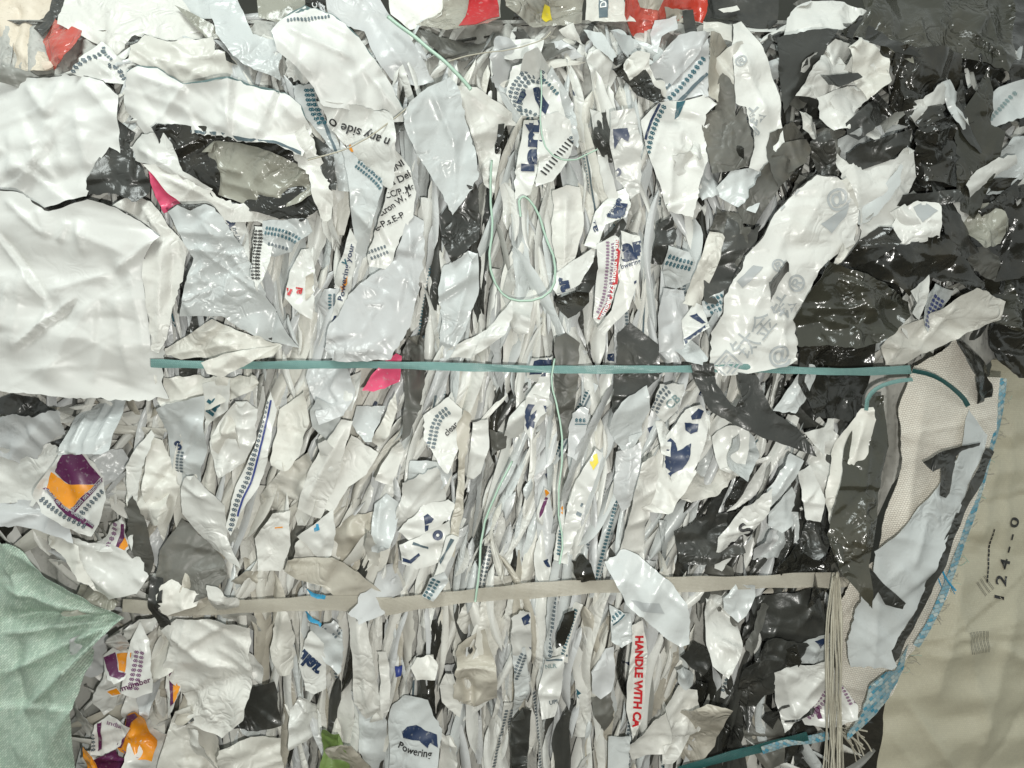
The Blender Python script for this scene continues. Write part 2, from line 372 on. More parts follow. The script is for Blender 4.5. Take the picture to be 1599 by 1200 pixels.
def do_prints(prints, surf, parent, rng):
    for q in prints:
        if q[0] == 'T':
            _, text, size, path, mat, bold, name, mir = q
            r = lay(glyphs(text, 3 if size < 14 else 5, bold), size*1.35, path, 5 if size > 12 else 0, stretch=len(text) >= 4, mirror=mir)
            if r: add_print(name, [r], surf, mat, parent, .0016)
        elif q[0] == 'D':
            _, path, size, mat, rows, gap, line, text = q
            g = glyphs(text, 1, .03); items = []
            for rr in range(rows):
                pth = offset_path(path, -rr*gap)
                L = path_len(pth); s = 0
                g2 = g.copy(); xs = [v.co.x for v in g2.verts]; wd = (max(xs)-min(xs))*size*1.35
                A = np.array([((v.co.x-min(xs))*size*1.35, v.co.y*size*1.35) for v in g2.verts]); F = [[v.index for v in f.verts] for f in g2.faces]; g2.free()
                while s+wd < L:
                    pos, d = path_eval(pth, A[:,0]+s); up = np.stack([d[:,1], -d[:,0]],1); items.append((pos+up*A[:,1:2], F)); s += wd*1.22
            if items: add_print('printed_digits', items, surf, mat, parent)
            if line:
                lm, off, lw = line
                add_print('printed_band', [ribbon2d(offset_path(path, off), lw)], surf, lm, parent, .0011)
        elif q[0] == 'P':
            _, poly, mat, name, jag = q
            pl = roughen(poly, jag, rng, 4, .03); vs, fs = tri_poly(pl, 4, rng)
            add_print(name, [(vs, [list(f) for f in fs])], surf, mat, parent, .0009)
COVER = []
def q_bb(p): P = np.asarray(p); return (*P.min(0), *P.max(0))
def cap_level(pts, Lv):
    pts = np.asarray(pts, float); a0, b0 = pts.min(0); a1, b1 = pts.max(0)
    for (L_, pl, bb) in COVER:
        if L_-1.4 >= Lv or bb[0] > a1 or bb[2] < a0 or bb[1] > b1 or bb[3] < b0: continue
        if inside(pts[:,0], pts[:,1], pl).any(): Lv = L_-1.4
    return Lv
PIECES = []   # (object, centre u, v, category word, landmark phrase)
def piece(name, mat, L, poly, label, cat='film scrap', prints=(), jag=1.2, g=None, back=None, seed=None, group=None, lm=None, bow=.03, th=.0007, curl=2.5, corner=.5, **kw):
    poly = [(x-50 if x < -9 else x+80 if x > 1604 else x, y-40 if y < -9 else y+70 if y > 1204 else y) for x, y in parse(poly)]; rng = random.Random(seed if seed is not None else int(sum(a*3.1+b*7.7 for a,b in poly)))
    flap = None; P0 = np.asarray(poly); ar = .5*abs(np.sum(P0[:,0]*np.roll(P0[:,1],-1)-P0[:,1]*np.roll(P0[:,0],-1)))
    if ar > 2200 and corner and not prints and rng.random() < corner:
        cand = []
        for i in range(len(P0)):
            u, q, w_ = P0[i-1]-P0[i], P0[(i+1) % len(P0)]-P0[i], P0[i]; lu, lq = np.hypot(*u), np.hypot(*q)
            an = math.acos(max(-1, min(1, float(u@q/(lu*lq+1e-9)))))
            if lu > 22 and lq > 22 and .7 < an < 2.2: cand.append(i)
        if cand:
            i = rng.choice(cand); c_ = P0[i]; u, q = P0[i-1]-c_, P0[(i+1) % len(P0)]-c_
            m_ = min(np.hypot(*u), np.hypot(*q), 60)*rng.uniform(.45,.85)
            A_ = c_+u/np.hypot(*u)*m_*rng.uniform(.6,1); B_ = c_+q/np.hypot(*q)*m_*rng.uniform(.6,1)
            ab = (B_-A_)/np.hypot(*(B_-A_)); t_ = (c_-A_)@ab; R_ = 2*(A_+ab*t_)-c_
            flap = [tuple(A_), tuple(B_), tuple(B_*.35+R_*.65+rng.uniform(-2,2)), tuple(R_*.9+(A_+B_)*.05)]
            poly = poly[:i]+[tuple(A_), tuple(B_)]+poly[i+1:]
    pl = roughen(poly, jag, rng, 5, bow)
    if 'tilt' not in kw and 'tent' not in kw and L < 14:
        q = np.asarray(pl); sz = float((q.max(0)-q.min(0)).max()); sd = min(.24, 9/sz); kw['tilt'] = (rng.gauss(0, sd), rng.gauss(0, sd*.4))
    surf = Surf(pl, L, rng, curl=curl, **kw)
    if g is None: g = 3.2 if surf.area < 9000 else (4 if surf.area < 40000 else 4.8)
    vs, fs = tri_poly(pl, g, rng)
    if not len(fs): return None
    H = surf.h(vs[:,0], vs[:,1]); V, F, mi, uv = solid(vs, fs, H, surf.k, th)
    bk = back or mat
    COVER.append((L, surf.poly, q_bb(surf.poly)))
    if prints or back or flap:
        root = bpy.data.objects.new(name, None); COL.objects.link(root); root.empty_display_size = .02
        c = V.mean(0); root.location = c
        sh = mesh_obj('film_sheet', V, F, [mat, bk], root, mi, uv)
        if flap:
            fp = roughen(flap, .5, rng, 4, .02); fv, ff_ = tri_poly(fp, 3.2, rng)
            ab = np.array(flap[1])-np.array(flap[0]); ab /= np.hypot(*ab); dd = np.abs(-(fv[:,0]-flap[0][0])*ab[1]+(fv[:,1]-flap[0][1])*ab[0])
            fh = surf.h(fv[:,0], fv[:,1])+.0012+.0045*np.exp(-((dd-5)/6)**2)+.0022*np.minimum(dd/18, 1)
            A2, F2, M2, U2 = solid(fv, ff_, fh, surf.k, .0006)
            mesh_obj('folded_corner', A2, F2, [bk, mat], root, M2, U2)
        if back:  # dark band peeking past the outline paints the shadow line along the edge
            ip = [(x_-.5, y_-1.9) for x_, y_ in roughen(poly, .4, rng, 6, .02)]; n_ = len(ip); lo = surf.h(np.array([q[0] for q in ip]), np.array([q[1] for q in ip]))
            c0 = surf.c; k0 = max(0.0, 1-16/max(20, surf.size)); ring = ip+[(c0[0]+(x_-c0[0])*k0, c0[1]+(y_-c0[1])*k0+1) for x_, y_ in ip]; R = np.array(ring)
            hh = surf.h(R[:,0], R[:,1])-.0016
            mesh_obj('edge_shadow', p3(R[:,0], R[:,1], hh, surf.k), [[i, (i+1)%n_, (i+1)%n_+n_, i+n_] for i in range(n_)], back, root)
        do_prints(prints, surf, root, rng); o = root
    else: o = mesh_obj(name, V, F, [mat, bk], None, mi, uv)
    tag(o, label, cat, group)
    PIECES.append((o, float(surf.c[0]), float(surf.c[1]), cat, lm, surf))
    return o
# ------------------------------------------------------------------ traced pieces, region by region
P = piece
sh, sc, bg, st = 'plastic sheet', 'film scrap', 'plastic bag', 'film strip'
# ---- top edge: things lying behind and on top of the bale
P('plastic_sack','skin_sack',-6,'-20,-20 92,-20 86,30 68,45 92,85 108,122 60,118 -20,104','cream crumpled sack bulging behind the top left corner of the bale',bg,amp=1.6,folds=[(25,0,22,110,-14,8),(70,40,50,110,6,9)],lm='cream sack in the top left corner')
P('clear_wrapper','red_film',-5,'60,42 92,28 100,42 150,66 140,95 122,118 104,124 88,84','red glossy wrapper crumpled beside the cream sack in the top left corner','wrapper',amp=1.5)
P('film_scrap','charcoal_film',-4,'84,-10 108,-10 102,22 88,45 74,62 60,50 64,38 84,22','small dark shiny scrap between the cream sack and the big top left sheet',sc)
P('film_sheet','cool_film',-4,'240,-12 380,-12 380,15 335,34 270,14','pale blue-grey film along the top edge, left of centre',sh)
P('film_sheet','ivory_film',-1,'104,-12 250,-12 300,22 345,50 325,62 262,68 212,56 182,92 165,78 150,68 95,42','broad white sheet at the top edge, right of the red wrapper',sh,folds=[(105,10,210,90,5,9),(222,10,226,60,3,5)],lm='red wrapper')
P('film_strip','white_film',1,'116,118 124,92 148,56 166,70 190,100 187,126 160,124','curled white strip printed with rows of digits under the red wrapper',st,prints=[Dg('122,120 130,100 150,86 160,72',9),Dg('160,100 172,100 176,112 184,122',8),Dg('150,66 152,78 166,90',6,'slate')],lm='curled strip of digits')
P('film_scrap','smoke_film',0,'272,8 300,22 332,38 347,58 322,60 300,38','small smoky scrap pointing down at the top edge, left of centre',sc)
P('film_sheet','cool_film',1,'332,14 376,8 398,58 440,68 442,132 402,116 368,92 345,62','bluish grey film sheet falling from the top edge, left of the tall white pouch',sh)
P('film_sheet','cream_film',1,'206,74 225,54 262,66 310,60 330,54 335,78 366,82 370,124 282,134 205,98','folded cream sheet with dark outline just above the broad white bag',sh,back='charcoal_film',folds=[(210,80,262,98,6,5),(290,90,360,84,5,4),(262,100,282,130,5,6)])
P('plastic_bag','smoke_film',-5,'400,-12 520,-12 522,22 478,26 450,50 446,40 420,32 404,28','pale smoky bag behind the top edge above the tall white pouch',bg)
P('film_scrap','black_film',-2,'478,-12 512,-12 508,18 478,20','small black scrap at the top edge above the tall white pouch',sc,prints=[T('JC',8,'496,18 496,2','whiteink')])
P('film_sheet','lilac_film',2,'500,-12 560,-12 606,20 640,58 665,100 678,126 650,136 612,126 590,98 570,52 534,42 515,30','grey lilac sheet draped down from the top edge right of the tall white pouch',sh,folds=[(570,10,640,120,8,9),(530,45,573,50,5,4)],lm='grey lilac sheet')
P('film_sheet','ivory_film',0,'600,-12 706,-12 690,26 660,42 640,46 610,22','smooth white sheet at the top edge between the grey lilac sheet and the clear wrapper',sh)
P('clear_wrapper','clear_film',-1,'700,-12 780,-12 782,34 762,56 720,64 690,58 652,48 690,26','clear wrapper with red print at the top edge, left of the yellow-tinted bag','wrapper',amp=1.8,prints=[Pt('734,-5 776,-8 780,32 760,42 745,58 718,56 728,30','red')],lm='clear wrapper with red print')
P('film_scrap','taupe_film',0,'655,52 720,62 760,68 740,98 700,92 672,76','taupe scrap under the clear wrapper with red print',sc)
P('plastic_bag','clear_film',-1,'780,-12 918,-12 906,46 862,54 832,56 815,48 790,34','clear bag with a yellow tint at the top edge, centre of the bale',bg,amp=1.8,prints=[Pt('850,15 858,16 862,36 852,46 845,38','yellow')],lm='yellow-tinted clear bag')
P('film_scrap','black_film',1,'800,-12 828,-12 832,10 812,34 800,36','tiny black scrap left of the yellow-tinted clear bag',sc)
P('film_strip','cream_film',0,'914,-12 968,-12 976,26 990,44 960,38 914,32','white card of film with a blue-grey column beside the red glossy bag',st,prints=[Pt('935,-6 949,-6 948,30 935,29','slate'),T('DB',10,'946,14 946,-8','whiteink')])
P('glossy_bag','red_film',-1,'968,-12 1112,-12 1106,22 1094,40 1060,34 1020,48 990,44 975,24','red glossy bag with beige windows at the top edge, right of centre',bg,amp=2,prints=[Pt('990,-5 1040,-8 1030,12 1000,10','beige_film'),Pt('1040,5 1085,0 1080,22 1048,20','beige_film')],lm='red glossy bag')
P('film_sheet','charcoal_film',1,'1100,-12 1215,-12 1215,50 1180,42 1140,24 1106,26','dark film at the top edge right of the red glossy bag',sh)
P('film_scrap','ivory_film',2,'1122,14 1150,10 1154,18 1130,20','tiny white scrap lying on dark film right of the red glossy bag',sc)
P('film_scrap','ivory_film',3,'872,50 895,38 904,54 910,66 880,56','small white scrap folded to a point below the yellow-tinted clear bag',sc,folds=[(875,50,905,60,5,4)])
for a in [('cool_film','912,42 940,48 962,92 956,102 932,78','fluted pale strip below the white card'),('lilac_film','1016,52 1024,28 1056,26 1056,50 1032,60 1026,84 1018,78','bent pale blue-grey strip just under the red glossy bag'),
          ('cool_film','950,60 986,54 1002,80 1022,98 1004,102 980,88','pale folded strip under the left end of the red glossy bag'),('white_film','760,70 800,58 850,60 845,80 800,96 770,92','crumpled white scrap under the tiny black scrap at the top centre'),
          ('taupe_film','838,62 880,60 905,72 870,82 850,96','taupe scrap below the yellow-tinted clear bag'),('charcoal_film','800,52 820,50 832,62 815,68','tiny charcoal scrap under the yellow-tinted clear bag'),
          ('charcoal_film','952,92 976,82 992,90 962,104','tiny charcoal scrap above the torn cream lump'),('charcoal_film','1064,20 1082,16 1090,44 1096,62 1078,66 1070,48','charcoal scrap pinched under the right end of the red glossy bag')]:
    P('film_scrap',a[0],3,a[1],a[2],sc,folds=[])
# ---- upper left
P('film_sheet','grey_film',2,'-15,96 40,108 74,128 106,120 122,124 60,138 -15,122','narrow grey sheet edge above the upper left white sheet',sh)
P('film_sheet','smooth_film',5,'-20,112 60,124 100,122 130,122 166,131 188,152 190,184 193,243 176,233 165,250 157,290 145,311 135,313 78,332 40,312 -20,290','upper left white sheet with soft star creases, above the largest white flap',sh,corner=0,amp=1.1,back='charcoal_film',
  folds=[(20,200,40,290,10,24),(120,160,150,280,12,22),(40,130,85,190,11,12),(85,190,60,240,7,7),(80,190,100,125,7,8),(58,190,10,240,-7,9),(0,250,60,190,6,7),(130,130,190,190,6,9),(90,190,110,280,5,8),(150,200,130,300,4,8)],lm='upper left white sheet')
P('film_scrap','charcoal_film',6,'188,190 212,208 202,228 225,262 240,286 236,306 222,320 176,306 142,309 160,250 173,233 193,243','charcoal scrap between the upper left white sheet and the lens-shaped opening',sc)
P('film_scrap','pink_film',6,'238,264 262,268 272,276 285,290 294,312 257,334 245,300','bright pink scrap left of the lens-shaped opening',sc,jag=.5,lm='bright pink scrap')
P('film_sheet','smooth_film',7,'188,105 205,95 235,97 282,128 372,122 388,130 440,140 466,160 482,200 468,240 430,224 382,221 335,206 290,201 245,190 215,207 196,180 178,160','broad white bag lying over the lens-shaped opening',sh,amp=1.3,back='edge',
  folds=[(195,105,290,140,6,6),(290,125,225,185,7,7),(200,118,240,190,-4,9),(300,130,345,170,4,10),(345,140,360,200,6,8),(395,140,440,200,7,7),(430,150,465,190,5,6)],prints=[Pt('243,187 246,190 290,196 335,201 384,215 430,219 466,232 466,238 430,224 384,220 334,206 290,201 246,194','slate',name='film_hem')],lm='broad white bag')
P('film_sheet','black_film',4,'246,202 330,204 400,218 470,240 500,262 502,330 474,350 436,344 380,330 330,315 296,300 272,262 258,226','black film lining the lens-shaped opening',sh)
P('film_sheet','smoke_film',5,'312,214 345,218 400,228 450,248 492,268 500,292 470,314 430,324 380,316 334,300 306,270 302,246','smoky translucent panel stretched inside the lens-shaped opening',sh,g=3.2,amp=1.2,folds=[(330,225,345,290,6,4),(300,250,380,270,6,4),(380,240,480,270,5,5),(340,280,450,312,5,4),(410,240,430,300,-4,6)],lm='lens-shaped opening')
P('film_strip','white_film',8,'200,226 220,208 256,208 270,226 286,268 330,294 322,300 292,286 250,262 205,247','white rolled band curving round the left end of the lens-shaped opening',st,amp=.8,folds=[(205,225,300,285,8,7)])
P('film_strip','ivory_film',7,'232,262 262,262 300,284 350,312 398,330 440,338 470,342 440,352 395,346 350,350 300,332 268,305','torn white lip along the lower side of the lens-shaped opening',st,jag=3.5,folds=[(250,275,380,335,6,4)])
P('film_scrap','charcoal_film',6,'272,236 300,262 330,300 345,322 320,312 288,282','dark glossy sliver at the left end of the smoky panel',sc)
P('film_strip','charcoal_film',6,'470,190 496,215 520,235 527,300 510,296 498,270 480,240','dark strip right of the broad white bag',st)
P('film_strip','cool_film',6.2,'460,138 490,135 495,160 520,205 540,260 548,300 528,298 520,240 500,210 468,172','pale strip with teal digits running down beside the broad white bag',st,prints=[Dg('484,140 489,170 505,195',9,'teal',2,8),('P',parse('498,180 504,182 528,240 522,236'),'slate','printed_line',.2)])
P('film_strip','ivory_film',8,'440,150 462,165 478,205 497,240 520,300 516,340 500,340 480,270 452,240 455,200','torn ivory strip hanging at the right end of the lens-shaped opening',st,jag=2.5,amp=1.4)
# ---- big flaps on the left
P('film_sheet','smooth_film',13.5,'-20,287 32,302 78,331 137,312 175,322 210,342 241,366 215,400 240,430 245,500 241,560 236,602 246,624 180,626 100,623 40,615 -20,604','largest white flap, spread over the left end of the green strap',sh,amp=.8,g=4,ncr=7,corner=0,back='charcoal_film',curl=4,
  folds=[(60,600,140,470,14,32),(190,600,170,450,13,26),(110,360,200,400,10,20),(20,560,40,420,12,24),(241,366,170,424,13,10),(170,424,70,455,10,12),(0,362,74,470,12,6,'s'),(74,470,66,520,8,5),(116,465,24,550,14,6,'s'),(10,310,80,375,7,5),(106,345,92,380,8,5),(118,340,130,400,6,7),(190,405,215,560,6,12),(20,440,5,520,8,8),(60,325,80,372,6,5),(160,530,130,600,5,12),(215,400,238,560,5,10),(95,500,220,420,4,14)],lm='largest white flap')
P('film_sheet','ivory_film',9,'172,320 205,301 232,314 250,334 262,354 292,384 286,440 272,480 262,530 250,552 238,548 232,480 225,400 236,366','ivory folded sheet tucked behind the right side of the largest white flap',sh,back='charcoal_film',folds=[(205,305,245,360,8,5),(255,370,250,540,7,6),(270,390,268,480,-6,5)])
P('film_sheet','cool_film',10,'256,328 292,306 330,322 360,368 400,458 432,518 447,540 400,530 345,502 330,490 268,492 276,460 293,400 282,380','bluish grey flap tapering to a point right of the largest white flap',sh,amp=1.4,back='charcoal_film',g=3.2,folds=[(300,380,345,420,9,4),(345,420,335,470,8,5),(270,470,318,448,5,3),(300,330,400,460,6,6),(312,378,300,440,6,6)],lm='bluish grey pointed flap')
P('film_sheet','cream_film',9,'238,548 262,540 330,498 386,522 440,540 425,556 385,566 330,560 280,562','cream fold right above the green strap beside the largest white flap',sh,folds=[(245,555,390,535,6,4),(300,520,380,550,5,5)])
P('film_scrap','cream_film',14.5,'318,567 352,554 392,546 436,538 408,556 382,573 350,590 328,584','cream tip crossing over the green strap near its left end',sc,folds=[(330,580,400,550,5,5)],jag=.6)
P('film_sheet','cream_film',6,'244,586 330,590 420,584 400,610 330,640 262,640 246,625','cream folds just under the left end of the green strap',sh,amp=1.4)
P('film_strip','white_film',5,'356,345 384,345 390,380 398,450 380,430 362,395','short white strip with a navy letter left of the column of digits',st,prints=[T('a',26,'352,350 378,385','navy'),T('ng India s Pow',7,'366,358 380,420','digit')])
P('film_strip','white_film',7,'382,344 412,346 414,400 402,456 390,432','white strip printed with a dense column of digits below the lens-shaped opening',st,prints=[Dg('388,350 392,400 398,440',7,'black',3,7)],lm='column of digits')
P('film_strip','cool_film',6,'412,346 480,342 488,362 466,378 455,392 430,402 415,398','crumpled pale strip with teal digits under the lens-shaped opening',st,prints=[Dg('416,360 450,366 470,378',6,'teal',2,8),Dg('420,385 450,392',6,'digit')])
P('film_strip','white_film',7,'452,420 468,388 480,386 490,420 492,470 488,500 470,490 445,465','small white strip with torn red letters over tan board below the lens-shaped opening',st,prints=[T('E',16,'452,462 458,446','red',.05),T('ai',12,'470,460 476,428','red',.04),Pt('476,432 488,425 490,460 478,470','beige_film')],lm='strip with torn red letters')
# ---- tall white pouch and lettering, upper centre-left
P('plastic_pouch','smooth_film',10,'432,62 448,40 480,17 522,30 562,62 594,105 628,165 634,184 612,186 560,172 505,166 492,140 468,112 440,90','tall white pouch folded over at its top, upper centre-left','pouch',amp=1.2,back='edge',
  folds=[(445,52,560,98,13,6),(560,98,632,182,9,6),(470,24,560,68,7,5),(440,70,500,130,6,7),(550,110,560,165,5,8),(590,120,600,170,6,6)],prints=[Dg('455,46 480,42 520,34',6,'slate')],lm='tall white pouch')
P('film_sheet','white_film',8.5,'496,160 560,168 602,178 616,188 622,218 620,262 612,300 590,285 570,270 545,235 520,205','white sheet with upside-down lettering below the tall white pouch',sh,prints=[T('n any side o',15,'614,226 570,204 516,186','black',.015),Pt('539,226 546,224 556,244 558,254 548,252 540,240','orange')],lm='upside-down lettering')
P('film_sheet','cool_film',6,'530,220 560,250 600,282 600,300 585,340 570,390 575,400 598,420 570,440 545,430 552,380 548,300 540,260','pale sheet with a teal digit line, under the upside-down lettering',sh,prints=[Dg('560,258 590,282 604,300',6,'teal',2,8),('P',parse('556,246 558,246 604,284 600,286'),'slate','printed_line',.2)])
P('film_sheet','white_film',9.5,'612,226 640,262 650,300 645,332 622,380 604,420 576,416 574,400 586,360 598,330 606,290','narrow white sheet with slanting black address lettering',sh,amp=.7,prints=[T('UNI',11,'612,272 636,256','black'),T('na Del',11,'606,294 642,276','black'),T('CC/P. Me',10,'604,312 648,294','black'),T('ctron W, 2',10,'596,340 642,304','black'),T('e-P.s.E-P',10,'588,362 632,338','black'),Dg('576,398 604,386',6,'digit',2,10)],lm='slanting address lettering')
P('film_scrap','charcoal_film',5,'610,180 634,178 640,205 620,212','small charcoal scrap between the tall white pouch and the bluish centre sheet',sc)
P('film_sheet','cool_film',10.5,'640,162 668,138 702,118 718,140 732,200 748,268 722,312 705,332 690,300 650,240 634,205 630,182','smooth bluish white sheet upper centre, right of the upside-down lettering',sh,amp=.8,folds=[(675,140,712,230,9,4),(712,230,706,320,6,5),(740,230,722,300,4,6),(640,165,650,240,5,6)],lm='smooth bluish centre sheet')
P('film_sheet','ivory_film',8,'712,136 745,140 800,176 806,196 790,196 778,225 782,240 772,304 756,290 742,230 728,190','ivory sheet fanning right of the smooth bluish centre sheet',sh,amp=1.2,folds=[(720,145,765,290,7,7),(730,150,795,190,5,6)])
P('film_strip','black_film',9,'778,192 788,192 786,214 780,234 772,240 776,215','thin black sliver on the ivory fan, upper centre',st)
P('film_scrap','charcoal_film',8,'720,302 738,274 748,300 748,372 706,412 690,376 688,338 700,320','charcoal leaf-shaped scrap in the upper centre below the smooth bluish sheet',sc,amp=.7,jag=.7,curl=1,lm='charcoal leaf-shaped scrap')
P('film_sheet','lilac_film',10.5,'638,330 662,345 664,400 656,450 642,508 612,562 540,566 508,562 514,522 545,462 580,430 612,408 628,370','long pale sheet sweeping down to the green strap left of centre',sh,amp=.9,folds=[(640,350,648,470,9,5),(655,360,625,500,-6,5),(520,552,600,548,5,5),(570,476,600,474,5,3),(620,520,550,560,4,8)],lm='long pale sweeping sheet')
P('film_strip','white_film',7,'548,358 560,380 556,420 540,470 522,520 510,540 516,490 530,450 520,440','narrow white strip with an orange swoosh left of the long pale sheet',st,prints=[Dg('522,410 545,352',8,'teal',1),T('Powering your',9,'534,470 556,384','navy'),Pt('522,445 534,448 544,432 543,444 532,456 521,454','orange'),T('v',14,'540,418 556,404','teal'),Pt('505,494 524,492 516,505','navy')],lm='orange swoosh')
P('film_sheet','cool_film',8,'690,418 720,402 746,378 748,450 728,515 700,560 682,566 690,500 684,450','pale sheet under the charcoal leaf-shaped scrap',sh,amp=.9,folds=[(740,400,700,550,7,5),(695,430,692,550,5,5)])
P('film_sheet','white_film',7,'688,560 700,545 760,515 800,470 800,500 770,560','white folds resting on the green strap left of centre',sh,folds=[(700,560,780,520,8,6)])
P('film_scrap','taupe_film',7,'622,560 645,508 662,530 664,600 655,640 640,680 628,690 632,620','taupe pointed scrap crossing behind the green strap left of centre',sc)
P('film_scrap','magenta',8,'568,610 580,588 606,560 618,552 626,556 622,596 605,604 585,612','pink pointed scrap passing under the green strap',sc,jag=.6,g=2.8,lm='pink pointed scrap')
# ---- upper centre : printed strips
P('film_sheet','white_film',8,'790,150 800,104 818,95 842,100 872,132 884,186 856,180 812,186','white sheet densely printed with digits and navy blocks, upper centre',sh,prints=[Dg('796,178 802,140 820,114 850,112',8,'digit',3,9),Pt('832,140 842,136 858,160 852,176 836,156','navy'),Pt('806,165 812,148 818,142 822,150 812,166','navy'),Dg('798,182 826,178 845,190',8,'slate',2,9),Dg('846,122 872,150',7,'teal')],lm='digit-printed sheet in the upper centre')
P('film_strip','white_film',9,'806,262 818,188 846,186 850,196 840,262 828,304 804,312','white strip with big navy letters on their side, upper centre',st,amp=.6,prints=[T('lart',29,'842,268 846,186','navy',.05)],lm='big sideways navy letters')
P('plastic_pouch','white_film',10,'844,186 872,178 890,190 897,222 884,258 862,288 836,296 838,240','small white pouch with a barcode, upper centre','pouch',amp=.7,prints=[T('IIIIlIIlIII',13,'852,280 896,224','black',0,name='printed_barcode'),Dg('888,214 896,240 900,262',8,'digit')],lm='small pouch with a barcode')
P('film_strip','ivory_film',8,'862,300 884,290 906,292 912,350 892,420 872,432 862,380','smooth ivory tube-shaped strip in the upper centre',st,amp=.6,jag=.6,folds=[(885,300,880,420,10,9)])
P('film_strip','white_film',8,'920,172 938,178 950,250 966,310 958,320 944,300 934,250','white strip with navy glyphs running down, upper centre',st,prints=[Pt('952,208 978,208 980,216 972,230 966,228 960,224 956,238','navy'),Dg('946,220 962,290',8,'navy',1)])
P('film_strip','white_film',9,'950,185 985,180 1000,230 1000,300 985,310 962,280 950,230','white leaf-shaped strip with two navy blots, upper centre',st,amp=.6,prints=[Pt('954,210 976,208 980,220 978,228 968,222 958,238','navy'),T('o',16,'962,278 974,268','navy',.05)],lm='white strip with two navy blots')
P('film_strip','white_film',9,'958,300 978,292 984,320 976,342 945,352 930,392 912,384 930,330','white strip with a navy letter block and small lettering, centre',st,prints=[T('lar',24,'970,346 985,294','navy',.05),T('able',11,'934,362 922,322','navy'),T('werin',8,'950,340 968,320','navy')],lm='strip with small sideways lettering')
P('film_strip','charcoal_film',10,'934,382 970,344 976,354 944,420 920,458 900,456 906,438 930,400','charcoal slanting strip left of the red lined strip',st,jag=.7)
P('film_scrap','black_film',11,'868,466 904,452 922,446 922,470 900,492 886,499 874,486','black pouch-like scrap left of the red lined strip',sc,lm='black pouch-like scrap')
P('film_strip','white_film',11,'864,430 930,384 926,410 904,446 870,464 862,452','white slanting strip with navy letters left of the charcoal slanting strip',st,amp=.5,prints=[T('lar',20,'890,462 880,412','navy',.06)])
P('film_strip','white_film',12,'932,382 944,372 966,366 970,400 966,440 954,480 936,505 927,497 930,450 934,420','curved white strip with a red band and columns of red digits, centre of the bale',st,amp=.35,curl=1,jag=.5,
  prints=[('P',parse('962,368 968,368 968,400 966,436 956,476 938,503 933,498 948,472 958,434 962,400'),'red','printed_band',.1),T('number 123 should on this',8.5,'940,500 954,474 962,436 965,372','whiteink',.03),Dg('936,490 948,460 952,400 952,376',6,'palepurple',2,8)],lm='red lined curved strip')
P('film_strip','white_film',11,'968,362 998,370 1001,400 996,440 984,482 946,522 934,512 956,484 968,440','white strip with navy letters right of the red lined curved strip',st,amp=.5,prints=[T('ar',34,'970,408 998,402','navy',.07),T('Powering',8,'966,422 1000,412','navy'),Pt('990,440 998,436 998,450 992,458','navy')],lm='navy letters right of the red lined strip')
P('film_scrap','charcoal_film',9,'1026,350 1048,340 1056,370 1046,395 1036,412 1020,410 1024,376','small charcoal tapered scrap right of the red lined curved strip',sc,jag=.6)
P('film_strip','cool_film',9,'1042,385 1076,395 1086,410 1080,440 1062,448 1045,444 1038,416','rounded pale fold with teal digits right of the navy letters',st,prints=[Dg('1042,404 1060,410 1082,416',7,'teal',2,9),],lm='rounded fold with teal digits')
P('film_strip','cream_film',8,'1108,362 1128,374 1122,410 1098,480 1070,472 1082,440 1096,400','cream tapered strip right of the rounded fold with teal digits',st)
P('film_strip','charcoal_film',9,'1138,338 1150,346 1176,360 1188,352 1172,392 1150,440 1132,470 1116,476 1098,470 1100,432 1116,400 1130,370','charcoal tall scrap left of the white sheet with oriental characters',st,jag=1.8,amp=.7)
P('film_scrap','white_film',9,'1066,500 1090,470 1104,476 1106,512 1080,530 1068,540','small white scrap with navy block and digits left of the oriental characters',sc,prints=[Pt('1080,492 1092,488 1102,504 1096,506','navy'),Pt('1068,530 1100,508 1104,514 1070,538','navy'),Dg('1108,470 1128,462',7,'teal',3,9)])
P('film_strip','cool_film',10,'1098,470 1112,462 1130,454 1134,478 1122,496 1104,496','small pale scrap of digits touching the oriental-character sheet',st,prints=[Dg('1104,476 1130,464',7,'teal',3,9)])
P('film_sheet','lilac_film',8,'1036,450 1070,452 1078,500 1064,566 1030,566 1026,500','pale sheet above the green strap right of the charcoal wedge',sh,amp=.7)
P('film_scrap','charcoal_film',7,'966,520 985,502 1000,514 1029,538 1029,592 985,626 976,682 956,662 958,600','charcoal wedge passing behind the green strap, right of centre',sc,amp=.6,jag=.8,lm='charcoal wedge behind the green strap')
P('film_scrap','taupe_film',7,'866,528 884,520 906,536 902,600 892,684 870,690 866,600','taupe tall scrap passing behind the green strap, centre',sc,amp=.6,jag=.8)
# ---- upper right of centre
P('film_scrap','ivory_film',7,'970,98 992,88 1010,96 1016,120 1032,148 1034,162 1000,146 984,128','torn cream lump at the top, right of centre',sc,jag=3,amp=1.6,lm='torn cream lump')
P('film_scrap','black_film',5,'960,96 985,84 1000,96 1020,140 1036,162 1020,168 1000,150','black film standing for the shadow under the torn cream lump',sc)  # black piece paints in the shadow beneath the cream lump
P('film_sheet','lilac_film',6,'1008,108 1056,62 1104,60 1088,90 1040,140 1034,142','pale lilac sheet behind the digit-edged cuff',sh)
P('film_sheet','lilac_film',7,'1034,140 1075,96 1104,62 1106,152 1090,154 1060,162 1040,156','cuff-like sheet with a dark hem and a slanting row of digits, right of centre',sh,amp=.5,back='charcoal_film',prints=[('P',parse('1034,138 1075,94 1103,60 1104,66 1078,98 1037,143'),'slate','film_hem',.2),Dg('1048,156 1076,128 1104,92',9,'teal',1),('P',parse('1054,160 1082,132 1106,112 1106,118 1084,138 1060,162'),'slate','printed_line',.2)],lm='digit-edged cuff')
